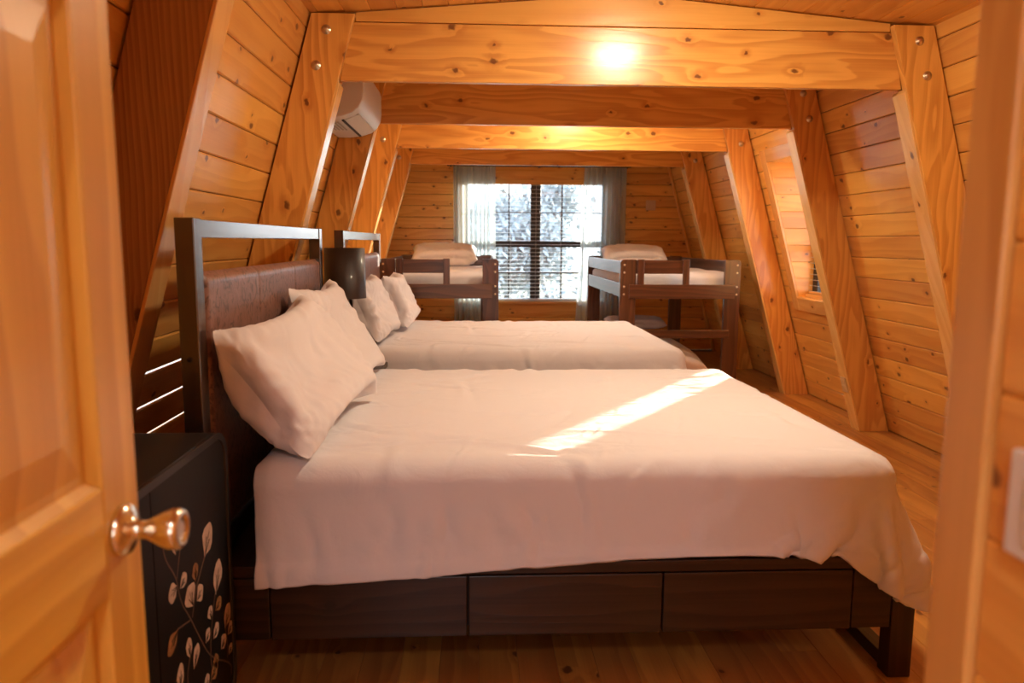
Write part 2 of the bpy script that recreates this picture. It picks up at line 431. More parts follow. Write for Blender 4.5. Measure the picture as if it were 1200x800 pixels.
rafter('rafter','sloping left-hand post with bright edge, third from the near beam',-1,6.37)
rafter('rafter','farthest sloping left-hand post, beside the left loft bed',-1,7.70)

def beam(label,y0,mat,first=False):
    t=thing('ceiling_beam',label,'beam',(CX,y0+.06,2.1))
    xa,xb=-.66,2.155; zt=2.372
    mb=MB(); poly=[(-1.26+SL*2.1+.002,2.10),(2.755-SL*2.1-.002,2.10),(2.755-SL*zt+.02,zt),(-1.26+SL*zt-.02,zt)]
    poly=[(p-CX,q-2.1) for p,q in poly]
    mb.prism(poly,(0,.041-.06,0),ex,ez,ey,.038,grain='A',tone=.6); mb.build('beam_board',mat,t,bevel=.003)
    g=MB(); top=lambda x:2.527-abs(x-CX)*cp
    poly=[(-.57,zt+.003),(2.065,zt+.003),(2.065,top(2.065)),(CX,top(CX)),(-.57,top(-.57))]
    poly=[(p-CX,q-2.1) for p,q in poly]
    g.prism(poly,(0,.036-.06,0),ex,ez,ey,.04,grain='A'); g.build('gable_filler',M['pine_ceiling'],t,bevel=.002)
    return t
beam('nearest wide ceiling beam with cathedral grain and a bright light reflection',3.75,M['fir'])
beam('darker reddish ceiling beam with round knots, second from the camera',5.07,M['fir'])
beam('bright ceiling beam seen under the dark knotty one, third from the camera',6.37,M['fir'])
beam('farthest ceiling beam, just above the curtains',7.70,M['fir'])

# outlet on post, outlet on back wall
t=thing('power_outlet','small almond outlet plate low on the inner edge of sloping post','outlet',(2.755-SL*.33-.014,5.135,.33))
mb=MB(); mb.board(V(0,0,0)+V(-.003,0,0),V(-sn,0,cs),ey,V(cs,0,sn),.115,.072,.006); mb.build('cover_plate',M['almond'],t,bevel=.002)
for dz in (-.022,.022):
    mb=MB(); mb.board(V(-sn*dz-.007,0,dz*cs),V(-sn,0,cs),ey,V(cs,0,sn),.028,.034,.004); mb.build('socket',M['almond'],t,bevel=.001)
t=thing('wall_switch','square almond double switch plate on back wall beside right curtain','switch',(2.105,YB-.025,1.77))
mb=MB(); mb.box(-.06,.06,-.008,0,-.06,.06); mb.build('cover_plate',M['almond'],t,bevel=.003)
for dx in (-.025,.025):
    mb=MB(); mb.box(dx-.012,dx+.012,-.012,-.006,-.03,.03); mb.build('rocker',M['almond'],t,bevel=.002)

# ------------------------------------------------------------------ back wall with double window
WX0,WX1,WZ0,WZ1=-.11,1.57,.62,2.06
mb=MB(); z=.02; pz=.133
while z<2.5:
    zb=z+pz; 
    xl,xr=lx(z)-.02,rx(z)+.02
    spans=[(xl,xr)]
    if zb>WZ0+.03 and z<WZ1-.03: spans=[(xl,WX0-.005),(WX1+.005,xr)]
    for a,b in spans: mb.box(a,b,YB,YB+.02,z,min(zb,2.55)-.0032,'x')
    z+=pz
for (a,b,c,d) in ((-1.7,WX0-.03,-.1,2.6),(WX1+.03,3.2,-.1,2.6),(WX0-.03,WX1+.03,-.1,WZ0-.03),(WX0-.03,WX1+.03,WZ1+.03,2.6)):
    mb.box(a,b,YB+.021,YB+.12,c,d,'x',1)
struct(mb.build('wall_back',[M['pine_knotty'],M['backing']],bevel=.0055,seg=1))
# sloping corner trims of back wall
for sd,nm in ((1,'trim_1'),(-1,'trim_2')):
    mb=MB(); b0=2.965 if sd>0 else -1.47
    poly=[(b0-sd*.03,0),(b0,0),(b0-sd*SL*2.37,2.37),(b0-sd*(SL*2.37+.03),2.37)]
    mb.prism(poly,(0,YB-.022,0),ex,ez,ey,.022); struct(mb.build(nm,M['pine'],bevel=.003))
# window
win=struct(bpy.data.objects.new('window_1',None)); COL.objects.link(win); win.location=(.73,YB+.06,WZ0)
def wpart(nm,m,boxes,bev=.002,par=None):
    mb=MB()
    for b in boxes: mb.box(b[0]-.73,b[1]-.73,b[2]-(YB+.06),b[3]-(YB+.06),b[4]-WZ0,b[5]-WZ0,b[6] if len(b)>6 else 'x')
    return mb.build(nm,m,par or win,bevel=bev)
wpart('casing',M['pine'],[(WX0-.09,WX0,YB-.018,YB+.10,WZ0-.02,WZ1+.10,'z'),(WX1,WX1+.09,YB-.018,YB+.10,WZ0-.02,WZ1+.10,'z'),(WX0,WX1,YB-.016,YB+.10,WZ1,WZ1+.10,'x')])
wpart('window_sill',M['pine'],[(WX0-.10,WX1+.10,YB-.055,YB+.10,WZ0-.035,WZ0-.005,'x')],.004)
wpart('apron',M['pine'],[(WX0-.08,WX1+.08,YB-.018,YB-.001,WZ0-.16,WZ0-.037,'x')])
wpart('centre_mullion',M['bronze'],[(.67,.79,YB+.055,YB+.115,WZ0,WZ1,'z')])
wpart('meeting_rail',M['bronze'],[(WX0,.67,YB+.05,YB+.10,1.265,1.335),(.79,WX1,YB+.05,YB+.10,1.265,1.335)])
wpart('sash_frame',M['bronze'],[(WX0,WX0+.035,YB+.06,YB+.11,WZ0,WZ1,'z'),(WX1-.035,WX1,YB+.06,YB+.11,WZ0,WZ1,'z'),
      (WX0,WX1,YB+.06,YB+.11,WZ0,WZ0+.03),(WX0,WX1,YB+.06,YB+.11,WZ1-.03,WZ1)])
mu=[]
for k in (1,2):
    for a in (.67-.26*k,.79+.26*k): mu.append((a-.008,a+.008,YB+.075,YB+.095,WZ0,WZ1,'z'))
for zz in (.955,1.675): mu.append((WX0,WX1,YB+.075,YB+.095,zz-.008,zz+.008))
wpart('muntins',M['bronze'],mu,0)
wpart('glass_pane',M['glass'],[(WX0,WX1,YB+.083,YB+.086,WZ0,WZ1)],0)
# venetian blind hangs in the window
bl=thing('venetian_blind','white horizontal-slat blind in the large window between the curtains','blind',(.73,YB+.02,WZ0))
mb=MB(); z=WZ0+.025
while z<WZ1-.03:
    mb.board(V(0,0,z-WZ0),ex,V(0,math.cos(.10),math.sin(.10)),V(0,-math.sin(.10),math.cos(.10)),WX1-WX0-.03,.045,.0028); z+=.0465
mb.build('slats',M['blind'],bl)
mb=MB(); mb.box(WX0+.01-.73,WX1-.01-.73,-.028,.028,WZ1-.055-WZ0,WZ1-WZ0); mb.build('head_rail',M['blind'],bl,bevel=.003)
mb=MB(); mb.box(WX0+.015-.73,WX1-.015-.73,-.024,.024,.0,.018); mb.build('bottom_rail',M['blind'],bl,bevel=.003)
mb=MB()
for xx in (-.60,-.3,.0,.3,.60): mb.box(xx-.0015,xx+.0015,-.025,-.022,.0,WZ1-WZ0-.05)
mb.build('ladder_cord',M['blind'],bl)
mb=MB(); mb.box(WX0+.002-.73,WX1-.002-.73,-.05,-.034,WZ1-.06-WZ0,WZ1-WZ0-.001); mb.build('wooden_valance',M['pine'],bl,bevel=.003)

# curtains
def curtain(x0,x1,b0,b1,z0,z1,folds,ph,label):
    t=thing('sheer_curtain',label,'curtain',((x0+x1)/2,YB-.10,z0)); nu,nv=folds*12,46
    P=np.zeros((nu,nv,3))
    for i in range(nu):
        u=i/(nu-1)
        for j in range(nv):
            v=j/(nv-1); z=z1-(z1-z0)*v
            xa=x0+(b0-x0)*v**1.3; xb=x1+(b1-x1)*v**1.3
            a=.018+.030*min(1,v*3)
            th=2*PI*folds*(u+.012*math.sin(9*u+ph)+.01*math.sin(3*v+7*u))+ph
            y=math.sin(th)*a*(1+.35*math.sin(5*u+ph*2))+.012*math.sin(2.3*th+v*4)
            P[i,j]=(xa+(xb-xa)*u+.010*math.cos(th)-(x0+x1)/2, y, z-z0)
    mb=MB(); mb.grid(P); mb.build('sheer_fabric',M['sheer'],t)
    hb=MB(); Q=P[:, :5].copy(); Q[:,:,1]-=.004; Q[:,:,2]+=.002
    hb.grid(Q); hb.build('pleated_heading',M['sheer'],t)
    return t
curtain(-.255,.235,-.25,.25,.06,2.195,9,.3,'sheer blue-grey curtain left of the large window, behind left loft bed')
curtain(1.30,1.79,1.20,1.80,.06,2.195,9,1.9,'sheer blue-grey curtain right of the large window, flaring at its bottom')
t=thing('curtain_rod','slim dark rod with small brackets carrying both sheer curtains','rod',(.76,YB-.10,2.206))
mb=MB(); mb.tube([(-1.08,0,.0),(1.08,0,.0)],.008,n=10); mb.build('rod',M['bronze'],t)
for xx in (-1.04,0,1.04):
    mb=MB(); mb.box(xx-.008,xx+.008,-.005,.099,-.012,.012); mb.build('bracket',M['bronze'],t,bevel=.002)

# ------------------------------------------------------------------ recessed side window (dormer) on the right wall
XD=2.80
mb=MB(); z=DZ0
# far cheek boards (facing the camera) and near cheek
for (ya,yb) in ((DY1,DY1+.02),(DY0-.04,DY0-.02)):
    z=DZ0-.12
    while z<DZ1+.06:
        zb=z+.1375; za_,zc_=max(z,DZ0-.06),min(zb,DZ1+.06)-.001
        mb.prism([(rx(za_)+.001,za_),(XD+.05,za_),(XD+.05,zc_),(rx(zc_)+.001,zc_)],(0,ya,0),ex,ez,ey,yb-ya,grain='A'); z=zb
mb.box(rx(DZ1)+.0,XD+.05,DY0-.03,DY1+.02,DZ1,DZ1+.02,'y')
mb.box(rx(DZ0)-.0,XD+.05,DY0-.03,DY1+.02,DZ0-.022,DZ0,'y')
for ya in (DY1+.021,DY0-.056): mb.prism([(rx(.8)+.06,.8),(XD+.1,.8),(XD+.1,2.1),(rx(2.1)+.06,2.1)],(0,ya,0),ex,ez,ey,.015,mat=1)
struct(mb.build('wall_dormer',[M['pine'],M['backing']],bevel=.003,seg=1))
# sloped casing around recess
Wd=V(-sn,0,cs); Td=V(cs,0,sn)
mb=MB()
def cas(ya,yb,za,zb,along):
    zm=(za+zb)/2; c=V(rx(zm),(ya+yb)/2,zm)-Td*.009
    if along=='y': mb.board(c,ey,Wd,Td,yb-ya,(zb-za)/cs,.018)
    else: mb.board(c,Wd,ey,Td,(zb-za)/cs,yb-ya,.018)
cas(DY1-.004,DY1+.10,DZ0-.11,DZ1+.10,'z'); cas(DY0,DY1-.006,DZ0-.11,DZ0-.002,'y'); cas(DY0,DY1-.006,DZ1+.002,DZ1+.10,'y')
struct(mb.build('trim_3',M['fir_pale'],bevel=.003))
win2=struct(bpy.data.objects.new('window_2',None)); COL.objects.link(win2); win2.location=(XD+.05,5.65,DZ0)
def w2(nm,m,boxes,bev=.002):
    mb=MB()
    for b in boxes: mb.box(b[0]-(XD+.05),b[1]-(XD+.05),b[2]-5.65,b[3]-5.65,b[4]-DZ0,b[5]-DZ0,b[6] if len(b)>6 else 'y')
    return mb.build(nm,m,win2,bevel=bev)
w2('window_frame',M['bronze'],[(XD+.03,XD+.08,DY1-.09,DY1,DZ0,DZ1,'z'),(XD+.03,XD+.08,DY0-.02,DY0+.03,DZ0,DZ1,'z'),(XD+.03,XD+.08,DY0,DY1,DZ0,DZ0+.035),(XD+.03,XD+.08,DY0,DY1,DZ1-.035,DZ1),(XD+.035,XD+.075,DY0,DY1,1.27,1.305)])
w2('glass_pane',M['glass'],[(XD+.055,XD+.058,DY0,DY1,DZ0,DZ1)],0)
w2('window_sill',M['fir_pale'],[(XD-.03,XD+.03,DY0-.01,DY1-.004,DZ0+.001,DZ0+.03)])
b2=thing('venetian_blind','small white slat blind in the recessed side window','blind',(XD+.005,5.65,DZ0))
mb=MB(); z=DZ0+.05
while z<DZ1-.06:
    mb.board(V(0,0,z-DZ0),ey,V(math.cos(.14),0,-math.sin(.14)),V(math.sin(.14),0,math.cos(.14)),DY1-DY0-.03,.030,.003); z+=.0465
mb.build('slats',M['blind'],b2)
mb=MB(); mb.box(-.02,.02,-.45,.45,DZ1-.05-DZ0,DZ1-DZ0-.002); mb.build('head_rail',M['blind'],b2,bevel=.002)
mb=MB(); mb.box(-.018,.018,-.452,.452,.032,.050); mb.build('bottom_rail',M['fir_pale'],b2,bevel=.002)

# ------------------------------------------------------------------ doorway the picture is taken from
# wall on the right of the doorway with corner board
mb=MB(); z=-.07
zz=1.196-.137*9
z=zz
while z<2.5:
    a,b=max(z,0),min(z+.137,2.5)
    if b>a: mb.box(.478,.502,YF,.647,a,b,'y')
    z+=.137
mb.box(.503,.60,YF,.69,0,2.5,'z',1)
struct(mb.build('wall_passage',[M['pine'],M['backing']],bevel=.005,seg=2))
mb=MB(); mb.box(.470,.50,.648,.708,0,2.48,'z'); mb.box(.503,.60,.692,.708,0,2.48,'z')
struct(mb.build('trim_4',M['trimwood'],bevel=.003))
mb=MB(); z=0
while z<2.5:
    b=min(z+.1375,2.48); mb.box(.605,rx(z)+.02,.67,.69,z,b,'x'); z+=.1375
mb.box(.605,3.0,.60,.668,0,2.5,'x',1)
struct(mb.build('wall_front_right',[M['pine'],M['backing']],bevel=.004,seg=1))
mb=MB(); z=0
while z<2.5:
    b=min(z+.1375,2.48); mb.box(lx(z)-.02,-.56,.09,.11,z,b,'x'); z+=.1375
mb.box(-1.7,-.56,.02,.088,0,2.5,'x',1); mb.box(-.56,.48,.02,.11,2.08,2.5,'x')
struct(mb.build('wall_front_left',[M['pine'],M['backing']],bevel=.004,seg=1))
mb=MB(); mb.box(-.555,-.50,.0,.12,0,2.075,'z'); struct(mb.build('trim_5',M['trimwood'],bevel=.003))
# landing behind the doorway
mb=MB()
for (a,b) in ((-1.3,-.8),(.1,.48)): mb.box(a,b,YF-.02,YF,0,2.5,'z')
mb.box(-.8,.1,YF-.02,YF,0,.75,'x'); mb.box(-.8,.1,YF-.02,YF,2.1,2.5,'x')
struct(mb.build('wall_landing_back',M['pine'],bevel=.003))
mb=MB(); mb.box(-1.32,-1.3,YF,.02,0,2.5,'y'); struct(mb.build('wall_landing_left',M['pine']))
fill_win=struct(bpy.data.objects.new('fill_window_3',None)); COL.objects.link(fill_win); fill_win.location=(-.35,YF,.75)  # unseen opening added to let bluish daylight in from behind the camera
mb=MB(); mb.box(-.45,-.41,-.04,.03,0,1.35,'z'); mb.box(.41,.45,-.04,.03,0,1.35,'z'); mb.box(-.41,.41,-.04,.03,0,.04); mb.box(-.41,.41,-.04,.03,1.31,1.35); mb.box(-.41,.41,-.03,.0,.66,.69)
mb.build('window_frame',M['bronze'],fill_win,bevel=.002)

# open door leaf, seen from its face, hinged beside the camera
door=struct(bpy.data.objects.new('door_1',None)); COL.objects.link(door); door.location=(-.4675,.145,.01)
X0,X1=-.485,-.450; DY_0,DY_1=.145,.985
def dpart(nm,boxes,bev=.002,mat='doorwood'):
    mb=MB()
    for b in boxes: mb.box(b[0]+.4675,b[1]+.4675,b[2]-.145,b[3]-.145,b[4]-.01,b[5]-.01,b[6])
    return mb.build(nm,M[mat],door,bevel=bev)
dpart('lock_stile',[(X0,X1,.893,.985,.01,2.04,'z')],.003)
dpart('hinge_stile',[(X0,X1,.145,.250,.01,2.04,'z')],.003)
dpart('lock_rail',[(X0,X1,.2505,.8925,.893,1.032,'y')])
dpart('top_rail',[(X0,X1,.2505,.8925,1.93,2.04,'y')]); dpart('bottom_rail',[(X0,X1,.2505,.8925,.01,.24,'y')])
dpart('mid_rail',[(X0,X1,.2505,.8925,1.60,1.70,'y')])
dpart('mullion',[(X0,X1,.525,.625,1.0325,1.5995,'z'),(X0,X1,.525,.625,.2405,.8925,'z'),(X0,X1,.525,.625,1.7005,1.9295,'z')])
def raised(ya,yb,za,zb):
    """raised panel: sunken sticking, wide bevel, raised field"""
    mb=MB()
    for s in (1,-1):
        xs=[-.003,-.014,-.014,-.004,-.004]; ins=[0,.010,.022,.070,.20]
        xf=X1 if s>0 else X0
        rings=[]
        for d,i in zip(xs[:4],ins[:4]): rings.append([(xf+s*d,ya+i,za+i),(xf+s*d,yb-i,za+i),(xf+s*d,yb-i,zb-i),(xf+s*d,ya+i,zb-i)])
        base=len(mb.v); ou,ov=random.random()*30,random.random()*30
        for rg in rings:
            for p in rg: mb.v.append(V(p[0]+.4675,p[1]-.145,p[2]-.01))
        uvf=lambda k:(mb.v[base+k][2]+ou,mb.v[base+k][1]+ov)
        for k in range(3):
            for i in range(4):
                j=(i+1)%4; q=[k*4+i,k*4+j,(k+1)*4+j,(k+1)*4+i]
                if s<0: q=q[::-1]
                mb.face([base+a for a in q],[uvf(a) for a in q],.4)
        q=[12,13,14,15]; 
        if s<0: q=q[::-1]
        mb.face([base+a for a in q],[uvf(a) for a in q],.4)
    return mb.build('raised_panel',M['doorwood'],door)
for (za,zb) in ((.24,.893),(1.032,1.60),(1.70,1.93)):
    raised(.25,.525,za,zb); raised(.625,.893,za,zb)
for s,xx in ((1,X1),(-1,X0)):
    mb=MB(); ky,kz=.935-.145,.963-.01
    mb.lathe([(0,.0),(.033,.0),(.034,.004),(.030,.010),(.018,.014),(.0125,.018),(.0115,.026),(.0125,.034),(.017,.042),(.0225,.052),(.026,.062),(.0265,.070),(.024,.0755),(.018,.077),(.0165,.0745),(.010,.0735),(0,.0735)],(xx+.4675,ky,kz),(s,0,0),40)
    k=mb.build('door_knob',M['brass'],door)
mb=MB(); mb.box(X0+.4675+.006,X1+.4675-.006,.8395,.842,.89,1.0); mb.build('latch_plate',M['brass'],door,bevel=.0005)

# light switch on passage wall
t=thing('light_switch','tall white light switch plate on plank wall at the right edge','switch',(.473,.572,1.108))
mb=MB(); mb.box(-.006,.004,-.04,.038,-.047,.047); mb.build('cover_plate',M['white_plastic'],t,bevel=.003)
mb=MB(); mb.box(-.010,-.006,-.014,.012,-.03,.03); mb.build('rocker',M['white_plastic'],t,bevel=.002)

# ------------------------------------------------------------------ cloth solver (XPBD, numpy)
def colour_edges(E,nv):
    used=[0]*nv; cols=[]; out=[[] for _ in range(40)]
    for k,(a,b) in enumerate(E):
        m=used[a]|used[b]; c=0
        while m>>c&1: c+=1
        used[a]|=1<<c; used[b]|=1<<c; out[c].append(k)
    return [np.array(o) for o in out if o]
def xpbd(X,E,rest,comp,steps,iters,collide,dt=1/60,g=-9.8,damp=.985,press=None,force=None):
    E=np.array(E); col=colour_edges(E.tolist(),len(X)); rest=np.array(rest); comp=np.array(comp)
    Vv=np.zeros_like(X); h=dt; al=comp/h/h
    packs=[(E[c,0],E[c,1],rest[c],al[c]) for c in col]
    for s in range(steps):
        Vv[:,2]+=g*h
        if force is not None: Vv+=force(X,s)*h
        if press is not None: Vv+=press(X,s)*h
        P=X+Vv*h
        for it in range(iters):
            for a,b,r,al_ in packs:
                d=P[a]-P[b]; L=np.sqrt((d*d).sum(1))+1e-9
                lam=((L-r)/(2+al_)/L)[:,None]*d
                P[a]-=lam; P[b]+=lam
            P=collide(P,X)
        Vv=(P-X)/h*damp; sp=np.sqrt((Vv**2).sum(1))+1e-9; Vv*=np.minimum(1,2.5/sp)[:,None]
        X=P
    return X
def grid_edges(nu,nv,du,dv,idx=lambda i,j,nv:i*nv+j,stiff=0,shear=2e-6,bend=3e-5):
    E=[];R=[];C=[]
    def add(a,b,r,c):
        if a!=b: E.append((a,b));R.append(r);C.append(c)
    for i in range(nu):
        for j in range(nv):
            a=idx(i,j,nv)
            if i+1<nu: add(a,idx(i+1,j,nv),du,stiff)
            if j+1<nv: add(a,idx(i,j+1,nv),dv,stiff)
            if i+1<nu and j+1<nv:
                add(a,idx(i+1,j+1,nv),math.hypot(du,dv),shear); add(idx(i+1,j,nv),idx(i,j+1,nv),math.hypot(du,dv),shear)
            if i+2<nu: add(a,idx(i+2,j,nv),2*du,bend)
            if j+2<nv: add(a,idx(i,j+2,nv),2*dv,bend)
    return E,R,C
def box_collide(P,c,hs,rad,X=None,mu=.5):
    q=P-c; d=np.abs(q)-(hs-rad); out=np.maximum(d,0); Lo=np.sqrt((out**2).sum(1)); ins=np.minimum(d.max(1),0)
    sd=Lo+ins-rad; hit=sd<0
    if not hit.any(): return P
    n=np.zeros_like(P); lo=Lo>1e-9
    n[lo]=(np.sign(q)*out)[lo]/Lo[lo,None]
    k=np.argmax(d,1); m=~lo; n[m,k[m]]=np.sign(q[m,k[m]])
    P=P.copy(); push=(-sd)[:,None]*n; P[hit]+=push[hit]
    if X is not None:
        dx=P-X; t=dx-(dx*n).sum(1,keepdims=True)*n; P[hit]-=mu*t[hit]
    return P

BZ=.66   # mattress top
def upsample(A,k):
    nu,nv=A.shape[:2]
    def cr(A,k):
        n=len(A); t=np.linspace(0,n-1,(n-1)*k+1); i=np.minimum(t.astype(int),n-2); f=(t-i)[:,None,None]
        p0=A[np.maximum(i-1,0)];p1=A[i];p2=A[i+1];p3=A[np.minimum(i+2,n-1)]
        return .5*(2*p1+(p2-p0)*f+(2*p0-5*p1+4*p2-p3)*f*f+(3*p1-p0-3*p2+p3)*f**3)
    B=cr(A,k); return cr(B.transpose(1,0,2),k).transpose(1,0,2)
def crease_field(S,T,cr):
    D=np.zeros_like(S)
    for (s,t,ang,L,w,a,bend) in cr:
        c,n=math.cos(ang),math.sin(ang); p=(S-s)*c+(T-t)*n; q=-(S-s)*n+(T-t)*c+bend*p*p
        wl=w*(1+1.2*np.abs(p)/L)
        D+=a*np.exp(-(p/L)**2)*(np.exp(-(q/wl)**2)-.75*np.exp(-((q-1.7*wl)/wl)**2))
    return D
def creased(A,cr,k,amp):
    B=upsample(A,k); nu,nv=B.shape[:2]
    du=np.zeros_like(B); du[1:-1]=B[2:]-B[:-2]; du[0]=B[1]-B[0]; du[-1]=B[-1]-B[-2]
    dv=np.zeros_like(B); dv[:,1:-1]=B[:,2:]-B[:,:-2]; dv[:,0]=B[:,1]-B[:,0]; dv[:,-1]=B[:,-1]-B[:,-2]
    n=np.cross(du,dv); n/=np.linalg.norm(n,axis=2,keepdims=True)+1e-12
    su=np.linspace(0,1,nu)*np.linalg.norm(np.diff(A,axis=0),axis=2).mean(1).sum(); sv=np.linspace(0,1,nv)*np.linalg.norm(np.diff(A,axis=1),axis=2).mean(0).sum()
    S,T=np.meshgrid(su,sv,indexing='ij')
    return B+n*crease_field(S,T,cr)[:,:,None]
_r=random.Random(21); DUV_CREASES=[]
for k in range(46):   # folds hanging down the near and far sides
    s=_r.uniform(.05,2.2); near=_r.random()<.7; t=_r.uniform(.0,.18) if near else 2.045-_r.uniform(.0,.18)
    DUV_CREASES.append((s,t,PI/2+_r.gauss(0,.22),_r.uniform(.06,.15),_r.uniform(.010,.026),_r.choice((-1,1))*_r.uniform(.003,.0085),_r.gauss(0,1)))
for k in range(34):   # pressed creases along the top
    DUV_CREASES.append((_r.uniform(.1,2.1),_r.uniform(.35,1.8),_r.gauss(0,.35)+(PI/2 if k%4==0 else 0),_r.uniform(.10,.42),_r.uniform(.008,.02),_r.choice((-1,1))*_r.uniform(.003,.008),_r.gauss(0,.5)))
for k in range(16):   # little diagonal creases on the near edge
    DUV_CREASES.append((_r.uniform(.3,2.0),_r.uniform(.26,.42),_r.choice((.6,1.0,-.5))+_r.gauss(0,.15),_r.uniform(.04,.12),_r.uniform(.005,.010),_r.uniform(.001,.003),_r.gauss(0,2)))
for k in range(16):   # around the pillows
    DUV_CREASES.append((_r.uniform(.0,.45),_r.uniform(.35,1.9),_r.gauss(0,.5),_r.uniform(.05,.2),_r.uniform(.006,.014),_r.uniform(.002,.005),_r.gauss(0,2)))
for k in range(90):
    q=_r.random(); DUV_CREASES.append((.85+1.05*q+_r.gauss(0,.05),.60+1.35*q+_r.gauss(0,.14),PI/2-.9+_r.gauss(0,.35),_r.uniform(.03,.10),_r.uniform(.005,.009),_r.uniform(.0012,.0028),_r.gauss(0,2)))
# duvet: local coordinates of bed 1 (y from 2.09 to 3.80, x from head -.78 to foot)
def make_duvet_points():
    du=.0215; x0,x1=-.65,1.62; y0,y1=1.905,3.95
    nu=int((x1-x0)/du)+1; nv=int((y1-y0)/du)+1
    xs=np.linspace(x0,x1,nu); ys_=np.linspace(y0,y1,nv); du_=(x1-x0)/(nu-1); dv_=(y1-y0)/(nv-1)
    X=np.zeros((nu,nv,3)); X[:,:,0]=xs[:,None]; X[:,:,1]=ys_[None,:]
    rc=.42
    for yb,sg in ((y0,1),(y1,-1)):
        a=np.clip((X[:,:,0]-(x1-rc))/rc,0,1); b=np.clip((yb+sg*rc-X[:,:,1])*sg/rc,0,1)
        X[:,:,0]+=rc*(a*np.sqrt(1-b*b/2)-a); X[:,:,1]-=sg*rc*(b*np.sqrt(1-a*a/2)-b)
    low=rng.normal(size=(nu//6+2,nv//6+2)); 
    gi=np.linspace(0,low.shape[0]-1.001,nu); gj=np.linspace(0,low.shape[1]-1.001,nv)
    i0=gi.astype(int); j0=gj.astype(int); fi=(gi-i0)[:,None]; fj=(gj-j0)[None,:]
    nz=(low[i0][:,j0]*(1-fi)*(1-fj)+low[i0+1][:,j0]*fi*(1-fj)+low[i0][:,j0+1]*(1-fi)*fj+low[i0+1][:,j0+1]*fi*fj)
    X[:,:,1]-=.035*np.clip((2.9-X[:,:,1])/1.0,0,1)*(1-np.linspace(0,1,nu)[:,None])**1.5
    X[:,:,2]=BZ+.06+.014*nz
    E,R,C=grid_edges(nu,nv,du_,dv_,bend=2.5e-5)
    F=X.reshape(-1,3)[:,:2]; EE=np.array(E); R=np.linalg.norm(F[EE[:,0]]-F[EE[:,1]],axis=1)*1.008
    c1=V(.315,2.94,.42); h1=V(.975,.825,.26)         # mattress with padding
    c2=V(.28,2.945,.19); h2=V(1.085,.875,.205)       # bed frame
    nhead=nu//14
    def col(P,Xo):
        P=box_collide(P,c1,h1,.075,Xo,.25); P=box_collide(P,c2,h2,.02,Xo,.2)
        P[:,2]=np.maximum(P[:,2],.01); return P
    X=xpbd(X.reshape(-1,3),E,R,C,110,9,col,dt=1/45,damp=.975)
    return X.reshape(nu,nv,3)
DP=make_duvet_points()
def smooth_obj(o,lev=1,thick=0,off=-1):
    if thick: s=o.modifiers.new('solid','SOLIDIFY'); s.thickness=thick; s.offset=off
    b=o.modifiers.new('sub','SUBSURF'); b.levels=lev; b.render_levels=lev
O1=V(.28,2.94,0)
DPF=creased(DP,DUV_CREASES,3,.0045)
mb=MB(); mb.grid(DPF-O1); duvet=mb.build('duvet',M['sheet']); duvet.location=tuple(O1); smooth_obj(duvet,0,.012,1)
tag(duvet,'rumpled white duvet covering the near wooden bed, with sunlit streak','duvet')
BED2=V(0,2.32,0)
d2=duvet.copy(); COL.objects.link(d2); d2.location=tuple(O1+BED2); d2['label']='white duvet on the second bed, beyond the near one'

